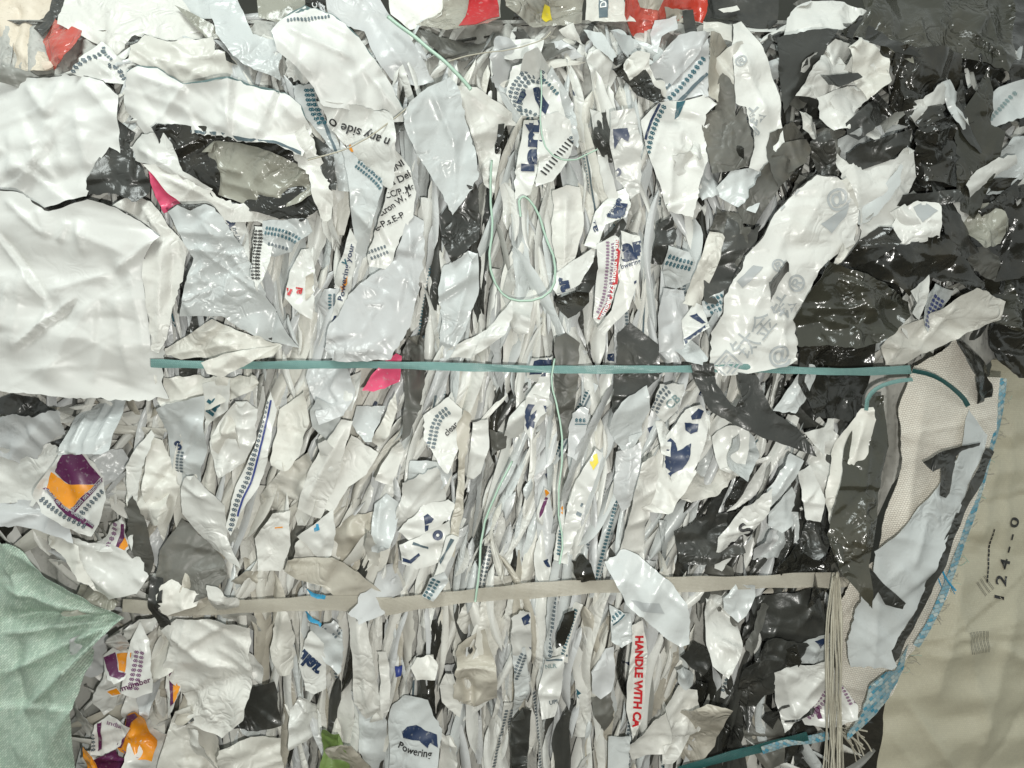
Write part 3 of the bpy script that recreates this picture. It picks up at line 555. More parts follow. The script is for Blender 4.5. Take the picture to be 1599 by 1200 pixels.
P('film_sheet','white_film',8,'1000,190 1028,162 1060,158 1102,151 1118,166 1100,182 1100,260 1090,292 1080,342 1042,332 1014,256 1006,232','white sheet with a slanting band of digits below the digit-edged cuff',sh,amp=1,back='charcoal_film',prints=[Dg('1012,252 1022,205 1042,166',9,'teal',1,line=('navy',12,4)),T('r',26,'990,215 1006,190','navy',.05),Pt('1056,160 1070,158 1060,182 1054,186','teal')],folds=[(1045,250,1098,270,5,6),(1060,200,1090,230,5,6)],lm='slanting band of digits')
P('film_strip','beige_film',6,'1104,60 1122,58 1150,80 1142,112 1128,112 1118,165 1106,150','beige crumpled strip right of the digit-edged cuff',st,amp=1.5)
P('film_strip','cream_film',7,'1100,30 1140,40 1155,70 1152,82 1120,58 1100,54','cream strip bent over the bale edge right of the red glossy bag',st)
P('film_scrap','taupe_film',8,'1122,128 1130,112 1146,124 1149,182 1160,166 1177,226 1173,256 1146,266 1112,272 1098,200 1100,176 1118,170','tall charcoal scrap between the digit band and the tall white flap',sc,amp=.7,jag=.9,lm='tall charcoal scrap')
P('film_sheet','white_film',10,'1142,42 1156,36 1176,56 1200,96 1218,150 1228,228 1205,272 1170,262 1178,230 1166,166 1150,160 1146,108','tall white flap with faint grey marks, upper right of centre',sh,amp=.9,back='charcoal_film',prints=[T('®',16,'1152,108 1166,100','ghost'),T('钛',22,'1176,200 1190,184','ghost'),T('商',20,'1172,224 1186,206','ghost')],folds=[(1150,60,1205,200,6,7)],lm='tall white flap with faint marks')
P('film_sheet','cool_film',8,'1112,300 1140,268 1180,262 1205,275 1190,300 1170,340 1150,330','pale scrap with a faint crossed mark under the tall white flap',sh,amp=.8)
P('film_scrap','taupe_film',11,'1150,330 1190,262 1225,222 1262,215 1272,228 1262,252 1230,272 1205,310 1178,352 1160,350','taupe band slanting up right above the oriental-character sheet',sc,jag=1.5,amp=.9)
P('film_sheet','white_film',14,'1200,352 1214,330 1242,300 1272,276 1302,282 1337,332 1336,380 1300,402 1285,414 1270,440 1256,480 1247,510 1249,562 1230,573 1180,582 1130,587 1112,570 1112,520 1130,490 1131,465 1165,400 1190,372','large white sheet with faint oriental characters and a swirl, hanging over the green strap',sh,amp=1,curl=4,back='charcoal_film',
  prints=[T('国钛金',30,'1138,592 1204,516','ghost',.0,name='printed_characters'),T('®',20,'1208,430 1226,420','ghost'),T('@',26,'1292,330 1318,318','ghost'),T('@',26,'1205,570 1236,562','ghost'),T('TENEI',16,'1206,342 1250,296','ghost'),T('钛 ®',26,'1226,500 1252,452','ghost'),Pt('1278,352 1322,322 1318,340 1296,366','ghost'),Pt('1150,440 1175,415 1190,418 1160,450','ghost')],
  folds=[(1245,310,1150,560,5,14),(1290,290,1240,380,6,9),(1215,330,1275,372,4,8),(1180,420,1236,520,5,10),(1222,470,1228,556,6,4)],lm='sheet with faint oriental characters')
P('film_strip','cream_film',13,'1300,282 1318,280 1340,320 1336,380 1312,410 1298,420 1310,390 1322,340','cream pleat along the right side of the oriental-character sheet',st)
# ---- upper right : black and white tangle
P('film_sheet','white_film',7,'1224,62 1232,25 1255,-5 1312,2 1352,20 1350,30 1312,40 1322,52 1298,50 1260,54 1236,62','white torn sheet at the top edge above the dark triangle',sh,jag=2,amp=1.3)
P('film_sheet','black_film',2,'1560,-15 1615,-15 1615,170 1590,200 1580,100','black film in the top right corner',sh)
P('film_sheet','olive_film',10,'1310,52 1352,20 1332,-15 1572,-15 1588,90 1576,112 1545,98 1500,90 1430,88 1400,100 1362,62','big glossy black-green sheet in the top right corner',sh,amp=2.0,folds=[(1370,50,1420,92,8,5),(1430,30,1455,90,7,5),(1530,10,1575,108,13,5),(1460,90,1400,60,6,5),(1540,15,1500,88,5,6)],lm='big glossy black sheet in the top right corner')
P('film_scrap','black_film',9,'1316,50 1352,26 1382,70 1425,100 1385,92 1350,66','dark brown fold under the left end of the big glossy black sheet',sc)
P('film_scrap','charcoal_film',9,'1203,72 1250,60 1304,52 1256,130 1240,150 1216,186 1212,140','dark triangle near the top, left of the white folded fan',sc,amp=.8,jag=.8,lm='dark triangle near the top right')
P('film_scrap','white_film',8,'1244,148 1302,54 1326,92 1336,122 1282,150','white scrap right of the dark triangle near the top',sc)
P('film_scrap','cream_film',9,'1318,60 1356,74 1385,95 1388,130 1352,158 1332,112','creased cream fan under the dark brown fold',sc,amp=1.6)
P('film_scrap','charcoal_film',11,'1274,126 1300,120 1340,114 1346,122 1302,142 1280,146','rolled charcoal scrap across the white scraps, upper right',sc)
P('film_scrap','white_film',9,'1276,152 1342,126 1362,150 1322,190 1324,206 1300,206 1278,186','white scrap below the rolled charcoal scrap',sc)
P('film_scrap','charcoal_film',10,'1324,190 1380,144 1393,150 1391,182 1346,216 1326,208','black slanting leaf above the white squared sheet, upper right',sc,jag=2)
P('film_scrap','taupe_film',7,'1200,210 1240,188 1262,210 1270,228 1262,250 1240,268 1206,300 1192,258','dark taupe scrap under the cream lump, upper right',sc)
P('film_scrap','ivory_film',12,'1244,178 1258,176 1278,190 1280,212 1262,224 1246,208','small cream knotted lump in the upper right',sc,jag=2.5,amp=2,g=2.5,lm='small cream knotted lump')
P('film_scrap','charcoal_film',8,'1262,224 1290,212 1304,240 1312,270 1298,282 1276,262','charcoal scrap right under the small cream knotted lump',sc)
P('film_sheet','white_film',8,'1298,236 1330,262 1392,252 1420,224 1431,276 1420,302 1410,342 1400,366 1342,388 1338,332 1310,290','white squared sheet right of the cream knotted lump',sh,amp=.9,folds=[(1325,250,1345,380,5,7)],lm='white squared sheet in the upper right')
P('film_scrap','charcoal_film',10,'1322,240 1346,226 1422,204 1420,226 1390,250 1346,265 1324,252','charcoal curved scrap on top of the white squared sheet',sc,amp=.7)
P('film_scrap','black_film',5,'1380,92 1490,92 1510,180 1490,300 1430,290 1418,210 1392,190','black glossy tangle under the big glossy black sheet',sc,amp=2.2)
P('film_scrap','black_film',7,'1400,110 1440,100 1470,150 1460,210 1430,200 1410,160','black shiny folded scrap in the middle of the upper right tangle',sc,amp=2)
P('film_scrap','black_film',8,'1420,210 1470,190 1485,250 1470,300 1440,280','black shiny scrap right of the white squared sheet',sc,amp=2)
P('film_strip','white_film',9,'1478,120 1492,150 1509,174 1504,202 1490,182 1480,150','thin white sliver in the upper right black tangle',st)
P('film_strip','white_film',9,'1424,160 1434,160 1447,190 1440,198 1428,186','tiny white sliver left of the thin white sliver, upper right tangle',st)
P('film_strip','smoke_film',11,'1374,48 1392,56 1424,92 1425,101 1402,86','smoky narrow window in the big glossy black sheet',st)
P('film_scrap','olive_film',10,'1490,200 1540,110 1548,195 1568,206 1546,300 1528,340 1500,330 1490,270','tall dark green-black scrap at the right, below the big glossy sheet',sc,amp=.9,lm='tall dark scrap at the right')
P('film_strip','cool_film',11,'1546,160 1570,130 1612,95 1612,150 1562,196 1548,196','pale strip with faint digits at the right edge',st,prints=[Dg('1556,186 1580,160 1599,140',8,'paleink',1)],lm='pale digit strip at the right edge')
P('film_sheet','cool_film',8,'1562,240 1580,215 1612,205 1612,300 1570,305 1528,302','pale blue-white sheet at the right edge below the pale digit strip',sh)
P('film_scrap','smoke_film',9,'1518,340 1545,312 1562,310 1586,350 1572,378 1534,386','beige angular fold at the right side below the pale blue-white sheet',sc,folds=[(1548,315,1550,380,7,4)])
P('film_scrap','white_film',7,'1495,300 1530,300 1520,330 1500,350 1478,330','white scrap left of the beige angular fold',sc)
P('film_sheet','black_film',3,'1400,280 1615,280 1615,420 1560,440 1480,400 1430,380','black film behind the beige angular fold at the right',sh,amp=1.5)
P('film_scrap','charcoal_film',10,'1404,326 1412,304 1492,298 1500,320 1466,318 1440,311','charcoal flat strip left of the beige angular fold',sc)
P('film_scrap','white_film',10,'1384,392 1384,370 1402,345 1412,326 1436,312 1465,318 1466,372 1430,378','bright white scrap just above the folded black glossy film',sc,amp=.6,prints=[Pt('1430,322 1445,314 1462,330 1440,348','ghost')],lm='bright white scrap on black film')
P('film_scrap','black_film',9,'1320,416 1345,374 1386,344 1392,384 1372,400 1340,424','black pointed scrap left of the bright white scrap',sc)
P('film_sheet','black_film',11,'1338,420 1370,400 1392,386 1430,378 1440,370 1482,368 1500,390 1522,415 1552,462 1546,472 1500,442 1456,430 1425,462 1400,442 1370,432','folded black glossy film arching over the fan-shaped black film',sh,amp=1.8,folds=[(1375,410,1410,445,7,4),(1460,430,1540,450,7,5),(1400,390,1430,430,6,5)],lm='arching black glossy film')
P('film_sheet','olive_film',15,'1285,412 1340,428 1385,443 1431,470 1426,492 1400,516 1372,535 1330,546 1290,539 1248,541 1247,512 1240,500 1256,465','fan-shaped glossy black film at the right, over the end of the oriental-character sheet',sh,amp=1.8,curl=3,folds=[(1290,430,1428,482,9,4),(1250,480,1380,485,9,6),(1300,425,1400,470,-5,5),(1330,525,1400,515,5,6),(1262,490,1330,478,5,4)],lm='fan-shaped black film')
P('film_scrap','white_film',13,'1417,456 1455,428 1449,470 1436,500 1421,490 1430,474','bright white triangle right of the fan-shaped black film',sc,jag=.6,amp=.5)
P('film_strip','cool_film',9,'1440,462 1456,444 1492,454 1478,480 1442,520 1434,500','pale strip with rows of blue digits right of the fan-shaped black film',st,prints=[Dg('1442,512 1462,460',8,'blueink',3,9)],lm='blue digit strip')
P('film_scrap','cream_film',8,'1362,562 1400,512 1440,498 1500,455 1548,475 1542,502 1490,526 1440,552 1410,578','grey-cream pleated sheet leading down to the right end of the green strap',sh,folds=[(1410,520,1395,570,7,5),(1480,480,1420,560,8,6),(1440,500,1420,530,5,5)],amp=1.2)
P('film_scrap','black_film',7,'1550,466 1572,410 1612,412 1612,585 1562,592 1546,520','black shiny tube-like film at the right edge',sc,amp=1.3)
P('film_scrap','taupe_film',8,'1500,390 1540,385 1560,400 1555,440 1530,430 1510,410','taupe scrap under the beige angular fold',sc)
P('film_scrap','black_film',12,'1490,532 1510,528 1530,550 1547,576 1545,586 1520,580 1504,592','black stubby strip at the top of the white woven sack',st)
P('film_sheet','black_film',4,'1250,536 1370,532 1366,600 1350,660 1270,650 1240,600','black film behind the strap under the fan-shaped black film',sh,amp=1.4)
P('film_scrap','black_film',9,'1505,590 1522,582 1540,600 1556,640 1552,662 1538,672 1526,650','black glossy scrap on the right rim of the white woven sack',sc)
# ---- under the green strap, left
P('film_scrap','charcoal_film',5,'-12,640 20,615 60,622 92,642 62,652 20,648','charcoal pointed scrap just below the largest white flap at the left edge',sc)
P('film_sheet','lilac_film',6,'-15,662 20,648 62,652 100,640 120,642 118,676 80,692 60,712 52,740 20,720 -15,700','lilac white sheet at the left edge under the charcoal pointed scrap',sh,amp=1.2)
P('film_sheet','white_film',5,'-15,700 40,700 80,692 102,712 80,745 60,780 50,792 20,786 -15,790','white sheet at the left edge beside the purple and orange print',sh,amp=1.2)
P('film_scrap','charcoal_film',5,'76,696 120,668 120,705 96,712','small charcoal triangle above the purple and orange print',sc)
P('film_strip','cool_film',7,'112,650 150,625 192,614 192,700 182,706 112,708','fluted bluish white strip above the purple and orange print',st,amp=1.2,folds=[(135,640,130,705,8,4),(155,630,152,705,8,4),(175,625,172,700,8,4)])
P('film_sheet','lilac_film',5,'130,704 190,702 200,720 180,750 165,760 155,735','pale grey sheet right of the purple print',sh)
P('printed_mailer','white_film',12,'100,704 134,708 158,744 166,780 152,820 138,840 100,824 66,800 54,776 70,738','white mailer corner printed with a purple block over an orange block, left side','mailer',amp=.9,g=2.8,
  prints=[Pt('100,709 130,709 156,746 146,757 106,757 82,738','purple'),Pt('76,738 106,757 146,758 110,796 68,764','orange'),('P',parse('64,764 68,762 108,796 144,822 140,828 104,804'),'purple','printed_band',.1),('P',parse('110,796 158,746 162,750 116,802'),'purple','printed_band',.1),T('should on over odder plea',7,'66,768 108,799 142,824','ghost'),T('should on number',7,'114,800 160,752','ghost'),Dg('60,782 96,808 134,832',9,'digit'),Dg('122,812 164,768',9,'digit')],lm='purple and orange print')
P('film_strip','white_film',9,'212,700 234,672 240,680 222,730 216,780 208,860 200,842 196,730','tall white ribbon-like strip right of the purple and orange print',st,amp=.5,lm='tall white ribbon strip')
P('film_scrap','taupe_film',8,'204,860 214,780 222,770 240,812 242,872 232,904 212,872','taupe film standing for shade right of the second orange scrap, lower left',sc,amp=.6)  # dark piece painted in for the shadow beside the tall ribbon strip
P('film_scrap','white_film',7,'146,858 170,830 194,806 206,855 200,860 186,860','small white scrap with digits and an orange corner below the purple and orange print',sc,prints=[Pt('187,858 198,838 205,856','orange'),('P',parse('186,852 196,808 199,808 198,838 188,858'),'purple','printed_band',.1),Dg('178,852 188,812',9,'palepurple')])
P('film_sheet','white_film',9,'102,836 140,848 172,850 216,872 232,900 216,926 172,936 132,902','white sheet hanging above the pinched neck of the green sack',sh,amp=1,folds=[(110,842,215,880,6,7),(120,870,180,930,6,6)])
P('film_strip','cream_film',8,'44,856 62,830 110,858 152,925 132,912 90,880','cream ribbed strip lying along the top of the green sack',st)
P('film_sheet','lilac_film',6,'-15,790 40,786 90,806 112,850 60,835 20,825 -15,825','pale folds above the green sack at the left edge',sh,amp=1.5)
P('film_scrap','taupe_film',8,'244,900 250,860 282,812 322,850 346,880 351,902 322,942 290,935 260,930','large grey pouch-like scrap, lower left',sc,amp=.8,jag=.8,curl=1,lm='grey pouch-like scrap')
P('film_strip','cream_film',7,'214,680 240,690 272,762 258,812 242,852 222,802','tall cream strip right of the white ribbon strip',st,amp=1.4)
P('film_strip','cool_film',7,'248,640 322,618 322,700 302,762 266,776 258,700','pale strip with small navy dots, lower left',st,prints=[T('8',14,'270,705 284,700','navy',.06),Dg('272,740 276,705',6,'digit',2,7)])
P('film_scrap','white_film',8,'328,690 340,660 376,618 402,640 396,690 380,720 344,746 336,730','white angular scrap left of the long slanting digit strip',sc,folds=[(340,665,390,670,6,5),(365,720,380,640,6,6)])
P('film_strip','white_film',7,'318,600 362,590 360,640 330,660 322,680 320,640','white strip with dark teal letters near the left end of the strap',st,prints=[T('nb',20,'334,650 358,612','teal',.06)])
P('film_strip','white_film',9,'376,802 362,836 354,822 368,762 398,700 414,636 422,612 432,640 418,720 402,764','long slanting white strip carrying one line of digits, left of centre',st,amp=.35,curl=1,jag=.5,prints=[Dg('366,830 372,790 396,740 420,625',9,'digit',1,line=('blueink',-3,3))],lm='long slanting digit strip')
P('plastic_pouch','white_film',8,'284,762 302,734 352,790 352,840 372,892 322,852 286,802','rounded white pouch above the large grey pouch-like scrap','pouch',amp=.8)
P('film_strip','cream_film',8,'430,640 470,612 480,660 470,700 455,730 430,745 420,720','cream strip right of the long slanting digit strip',st)
P('film_strip','ivory_film',10,'462,796 480,740 510,690 534,655 552,658 540,700 512,780 498,812 480,806','rolled ivory strip slanting up, left of the ivory square-ended sheet',st,amp=.35,folds=[(470,800,545,660,12,10)],jag=.6,curl=0,lm='rolled ivory strip')
P('film_sheet','ivory_film',9,'505,795 525,740 548,680 592,708 574,740 545,760 520,800','ivory square-ended sheet right of the rolled ivory strip',sh,amp=.5,jag=.5,curl=3,lm='ivory square-ended sheet')
P('film_scrap','ivory_film',9,'588,748 612,700 624,690 630,704 614,755 608,755','ivory flag-shaped scrap right of the ivory square-ended sheet',sc,jag=.6)
P('film_scrap','cool_film',8,'486,640 500,622 530,640 532,670 505,690 486,668','rounded grey-blue scrap under the strap left of the pink pointed scrap',sc)
P('film_sheet','white_film',8,'520,600 565,580 560,620 552,642 540,640','white wedge hanging below the strap left of the pink pointed scrap',sh)
P('film_sheet','cool_film',7,'556,634 600,634 582,690 572,690 550,662','pale blue-grey panel below the pink pointed scrap',sh,amp=.5)
P('film_strip','cream_film',9,'575,690 600,650 618,612 620,640 608,680 590,700','cream spear-shaped strip below the pink pointed scrap',st,jag=.5)
P('film_scrap','white_film',8,'582,790 600,774 622,790 618,830 605,866 580,862 580,820','small bluish white box-like scrap, lower centre-left',sc,jag=.5,folds=[(590,780,588,860,7,6)],mat2=None) if False else P('film_scrap','cool_film',8,'582,790 600,774 622,790 618,830 605,866 580,862 580,820','small bluish white box-like scrap, lower centre-left',sc,jag=.5,folds=[(592,780,590,860,9,6)])
P('film_sheet','white_film',9,'464,838 490,820 520,795 524,830 515,870 498,880 484,862','white square scrap with a tiny blue logo box, lower centre-left',sh,amp=.7,prints=[Pt('489,820 497,818 499,828 491,831','sky'),Pt('491,822 495,821 497,827 493,828','white_film')],lm='scrap with a tiny blue logo box')
P('film_strip','ivory_film',8,'400,840 430,800 456,796 456,850 440,892 404,890','boxy cream panel left of the tiny blue logo box',sh,amp=.5,jag=.5,prints=[Pt('432,822 444,821 444,823 432,824','orange')])
P('film_sheet','cool_film',8,'640,720 700,722 706,740 690,765 650,768 636,750','rounded pale pouch above the navy logo scrap, lower centre','pouch',folds=[(640,730,700,760,5,8)])
P('film_sheet','white_film',8,'660,650 700,620 722,640 716,700 700,740 684,720 665,690','white sheet with the word fragment clea, centre',sh,amp=.6,prints=[T('clear',10,'698,682 716,664','black'),Dg('672,700 680,655 700,640',7,'slate',2,8),Dg('662,690 662,715',7,'blueink')],lm='word fragment under the strap, centre')
P('film_scrap','white_film',9,'622,830 660,790 700,780 712,790 690,820 640,845','white slanting scrap with navy glyphs, lower centre',sc,amp=.7,prints=[Pt('662,806 668,802 678,810 674,816 664,820','navy'),Pt('664,820 670,820 668,832 664,830','navy')])
P('film_scrap','white_film',8,'624,850 660,835 700,815 706,840 690,880 650,890 628,880','white scrap with a navy round logo and a pen-stroke line, lower centre',sc,amp=.9,prints=[T('o',20,'682,848 696,832','navy',.06),('P',parse('646,846 668,856 668,860 644,850'),'slate','printed_line',.1),('P',parse('624,870 640,874 654,864 656,868 642,880 624,876'),'navy','printed_line',.1)],lm='scrap with a navy round logo')
P('film_strip','white_film',11,'698,838 706,834 718,838 705,870 690,900 668,934 662,932 680,895','narrow white strip edged in black, crossing down to the beige strap',st,amp=.3,curl=0,jag=.4,prints=[('P',parse('704,840 710,842 684,890 680,888'),'slate','printed_band',.1)])
P('film_strip','cool_film',12,'658,932 672,902 694,894 700,910 676,940','pale digit strip lying over the beige strap, lower centre',st,prints=[Dg('664,934 684,900',7,'teal',2,8)],jag=.4)
P('film_strip','beige_film',9,'712,670 724,640 736,650 726,730 724,800 710,870 700,860 712,780 716,720','long beige translucent ribbon hanging in the lower centre',st,amp=.5,lm='long beige ribbon')
P('film_strip','white_film',8,'738,660 762,655 764,700 750,740 728,760 732,710','smooth white strip right of the long beige ribbon',st,amp=.5)
P('film_scrap','taupe_film',7,'764,670 792,680 790,700 768,712','small taupe scrap right of the smooth white strip, centre',sc)
P('film_strip','white_film',8,'836,600 852,575 862,582 856,640 838,660 830,690 818,672 822,620','white strip with large navy letter shapes below the green strap, centre',st,amp=.4,prints=[T('C',40,'856,672 864,600','navy',.04),Pt('818,660 838,640 836,652 824,672','navy'),Pt('822,588 830,560 856,560 852,588','navy')],lm='large navy letters below the strap')
P('film_strip','white_film',7,'830,560 864,556 860,585 845,600 822,590','white scrap with a solid navy block at the green strap, centre',st,prints=[Pt('826,586 834,560 862,557 858,583','navy')])
P('film_strip','lilac_film',9,'894,646 906,636 920,640 916,670 900,720 886,712 888,670','rolled pale strip with a ring of teal digits, centre right',st,amp=.4,prints=[Dg('898,660 920,660',7,'teal',1,line=('teal',-3,1.5))])
P('film_strip','white_film',10,'876,870 886,790 900,750 930,700 940,708 926,760 905,820 890,860','white leaf-like strip with yellow marks, lower centre right',st,amp=.5,curl=1,jag=.5,prints=[Pt('922,712 932,708 934,722 926,734 921,724','yellow'),Pt('902,826 909,818 907,836 902,844','yellow'),T('U',22,'918,814 934,784','slate',.05)],lm='leaf-like strip with yellow marks')
P('film_strip','white_film',7,'838,800 850,760 860,768 850,800 842,812','small strip with orange and maroon marks, lower centre',st,prints=[Pt('850,764 858,760 858,770 852,776','orange'),Pt('842,800 852,776 856,778 848,800 842,808','purple')])
P('film_strip','white_film',8,'864,872 872,820 878,780 882,800 884,850 886,878','thin strip with an orange tip and a row of digits, lower centre',st,prints=[Pt('872,784 880,782 879,808 874,812','orange'),Dg('874,866 878,824',6,'teal'),('P',parse('868,872 888,880 887,885 868,877'),'blueink','printed_line',.1)])
P('film_sheet','cool_film',10,'954,650 976,622 1010,602 1016,640 1004,668 1008,700 975,706 960,690 950,668','pale grey-blue fold right of the charcoal wedge',sh,amp=.8)
P('film_strip','lilac_film',9,'962,706 985,700 1000,690 1000,740 985,790 972,800 958,770','smooth oval grey strip under the pale grey-blue fold',st,amp=.4,folds=[(985,700,978,790,9,8)])
P('film_strip','ivory_film',8,'998,720 1016,708 1024,740 1014,800 1006,860 990,880 968,860 980,810','ivory strip under the oval grey strip',st)
P('film_sheet','white_film',9,'1040,680 1070,640 1094,632 1108,652 1096,700 1080,740 1050,760 1034,730','white sheet with a big navy round emblem, centre right',sh,amp=.6,prints=[Pt('1078,650 1090,638 1099,642 1094,654 1080,656','navy'),Pt('1068,660 1090,662 1088,674 1078,678 1070,672','navy'),Pt('1036,692 1046,684 1054,692 1056,704 1078,692 1074,716 1064,732 1048,740 1042,752 1036,742 1046,736 1034,726','navy')],lm='navy emblem')
P('film_strip','white_film',8,'1016,640 1030,600 1070,600 1060,640 1040,660','white strip with curly digits right of the charcoal wedge',st,prints=[Dg('1018,650 1028,620 1046,604',7,'digit',2,9),T('CB',14,'1046,640 1060,628','paleink')])
P('film_sheet','white_film',9,'1112,682 1130,668 1165,660 1168,700 1162,740 1130,752 1118,720','white smooth pouch right of the big navy emblem','pouch',amp=.7)
P('film_strip','charcoal_film',16,'1080,568 1116,568 1120,600 1142,632 1164,645 1156,606 1154,582 1182,586 1188,600 1205,640 1250,672 1272,700 1276,714 1240,700 1190,684 1146,664 1108,640 1092,606','forked dark film strip wrapped over the green strap, right of centre',st,amp=.5,curl=1,jag=.8,lm='forked dark film strip')
P('film_strip','cool_film',10,'1208,642 1238,600 1260,566 1282,578 1262,620 1244,646','white rolled strip right of the forked dark strip',st,amp=.4,folds=[(1230,640,1268,580,9,8)])
P('film_scrap','white_film',11,'1250,676 1290,668 1296,654 1308,655 1306,688 1290,692 1286,712 1258,682','white L-shaped scrap right end of the forked dark strip',sc,amp=.5)
P('film_strip','cool_film',12,'1200,766 1234,708 1256,720 1240,750 1210,790 1200,800','white rolled tube lying across the lower right tangle',st,amp=.3,folds=[(1205,785,1245,715,10,9)])
P('film_sheet','cool_film',9,'1198,800 1236,760 1242,770 1238,820 1220,832 1198,820','pale angular sheet under the white rolled tube',sh,amp=.5)
P('film_sheet','cream_film',12,'1350,622 1360,655 1346,720 1322,792 1306,816 1286,814 1282,780 1298,710 1330,655','tall cream pleated scrap left of the long black strip',sc,amp=1,folds=[(1350,640,1290,800,9,7),(1335,670,1320,780,6,5)],lm='tall cream pleated scrap')
P('film_strip','white_film',10,'1252,740 1272,728 1286,780 1280,815 1258,812 1250,780','white stub of film left of the tall cream pleated scrap',st)
P('film_sheet','black_film',8,'1196,892 1240,850 1268,838 1276,856 1290,900 1240,905','black glossy scrap just above the right end of the beige strap',sh)
# ---- dark lower right of the bale face
P('film_scrap','charcoal_film',6,'1052,830 1100,806 1150,800 1160,860 1110,880 1060,878','dark scrap above the beige strap, right of centre',sc,amp=1.4)
P('film_strip','white_film',9,'1122,840 1160,790 1200,760 1196,800 1160,860 1130,895 1118,890','white strip with a black swoosh, lower right of centre',st,prints=[T('S',24,'1168,840 1190,812','black',.03),T('n',18,'1148,862 1160,846','black',.05)])
P('film_sheet','cool_film',10,'1128,910 1176,912 1178,930 1165,960 1152,972 1130,952','pale rounded scrap hanging under the beige strap, right of centre',sh,amp=.6)
P('film_sheet','charcoal_film',7,'1165,935 1215,925 1275,915 1285,960 1300,990 1250,1010 1190,1000','black crushed film under the right end of the beige strap',sh,amp=1.6)
P('film_sheet','charcoal_film',6,'1150,990 1200,985 1255,1000 1240,1060 1190,1080 1165,1140 1150,1080','black crushed film in the lower right, left of the twine bundle',sh,amp=1.6)
P('film_strip','taupe_film',8,'1150,1000 1200,930 1206,940 1170,1000 1160,1010','grey-brown slanting strip in the lower right dark area',st)
P('film_sheet','cool_film',13,'945,880 975,860 1000,870 1020,888 1050,912 1066,935 1074,965 1072,1000 1060,1006 1040,995 1010,970 978,945 972,930','pale sheet with faint grey triangles crossing over the beige strap, right of centre',sh,amp=.9,curl=3,prints=[Pt('985,938 1028,940 1036,956 1000,952','ghost')],lm='pale sheet crossing the beige strap')
P('film_scrap','black_film',10,'894,880 912,868 924,885 930,905 900,912','tiny torn black scrap touching the beige strap, centre',sc,jag=2)
P('film_strip','ivory_film',13,'986,976 1003,968 1011,1020 1007,1080 1002,1128 988,1156 978,1110 983,1040','narrow ivory strip with red capitals reading downwards, lower right of centre',st,amp=.2,curl=.5,jag=.5,prints=[T('HANDLE WITH CA',12.5,'992,992 992,1050 988,1136','red',.05,name='red_lettering')],lm='red capitals strip')
P('film_scrap','charcoal_film',10,'1066,1032 1084,1004 1104,1014 1112,1034 1098,1056 1084,1048','charcoal fist-sized scrap right of the red capitals strip',sc)
P('film_scrap','cool_film',10,'1054,1044 1066,1040 1086,1058 1084,1072 1070,1078 1058,1064','small white scrap under the charcoal fist-sized scrap',sc)
P('film_sheet','ivory_film',8,'978,1168 1010,1140 1040,1112 1048,1130 1050,1176 1010,1180 988,1190','ivory curved sheet below the red capitals strip',sh,amp=.8,curl=4)
P('film_sheet','ivory_film',9,'1036,1100 1060,1070 1090,1080 1098,1140 1072,1148 1050,1150','pleated ivory scrap right of the red capitals strip',sc)
P('film_sheet','lilac_film',8,'922,1022 958,1010 960,1060 955,1080 938,1092 924,1080','grey-white square panel left of the red capitals strip',sh,amp=.4,jag=.8)
P('film_scrap','taupe_film',7,'924,1092 956,1080 958,1130 945,1148 928,1120','taupe scrap under the grey-white square panel',sc)
P('film_sheet','cool_film',9,'952,946 985,960 988,1000 970,1010 954,1000','pale pouch with a teal digit corner under the beige strap','pouch',prints=[Dg('954,972 978,952',7,'teal',1,line=('teal',-4,2))])
P('film_scrap','cool_film',9,'950,1150 985,1150 982,1210 950,1210','pale blue-grey panel at the bottom edge below the red capitals strip',sc,amp=.5)
P('film_strip','white_film',9,'840,1080 852,1028 880,1022 878,1070 866,1118 846,1120','white strip with small grey print, lower centre',st,prints=[T('UPL',7,'858,1100 874,1098','digit'),T('NLR',7,'852,1044 876,1040','paleink'),('P',parse('852,1028 878,1028 878,1031 852,1031'),'slate','printed_line',.1)])
P('film_strip','white_film',8,'798,960 812,948 828,952 830,1010 820,1050 800,1030','white strip with navy curves below the beige strap, centre',st,prints=[Pt('814,960 828,950 828,968 818,972','navy'),Pt('826,1010 838,1000 840,1018 830,1020','navy')])
P('film_strip','black_film',9,'868,990 880,955 896,946 894,965 880,1008 868,1012','black torn strip below the beige strap, centre',st,jag=1.6)
P('film_strip','cool_film',8,'800,1010 820,1008 826,1080 800,1130','pale strip with rows of slanting digits, lower centre',st,prints=[Dg('802,1060 818,1018',6,'digit',2,7)])
P('film_scrap','charcoal_film',6,'800,1100 830,1105 826,1160 812,1210 790,1210','charcoal scrap at the bottom, left of the small grey print',sc)
# ---- lower left and bottom
P('film_scrap','ivory_film',11,'258,980 282,962 346,960 400,972 402,1062 392,1110 356,1142 302,1126 290,1090 260,1046 272,1000','big ivory crumpled sheet hanging below the beige strap, lower left',sh,amp=1.3,folds=[(270,985,330,1030,9,7),(340,1000,410,1045,7,6),(330,1030,400,1040,6,6),(300,1060,350,1130,6,7)],lm='big ivory crumpled sheet')
P('film_sheet','cream_film',10,'234,1215 262,1130 284,1080 300,1128 335,1160 345,1215','pale grey-green sheet at the bottom left of the big ivory sheet',sh,amp=.9)
P('film_scrap','charcoal_film',9,'350,1136 372,1108 396,1070 430,1062 442,1130 402,1142','charcoal scrap right below the big ivory crumpled sheet',sc,amp=.7,lm='charcoal scrap under the big ivory sheet')
P('film_sheet','cream_film',10,'350,1210 360,1150 400,1140 440,1150 450,1210','cream crumpled scrap at the bottom edge under the charcoal scrap',sc,amp=1.5)
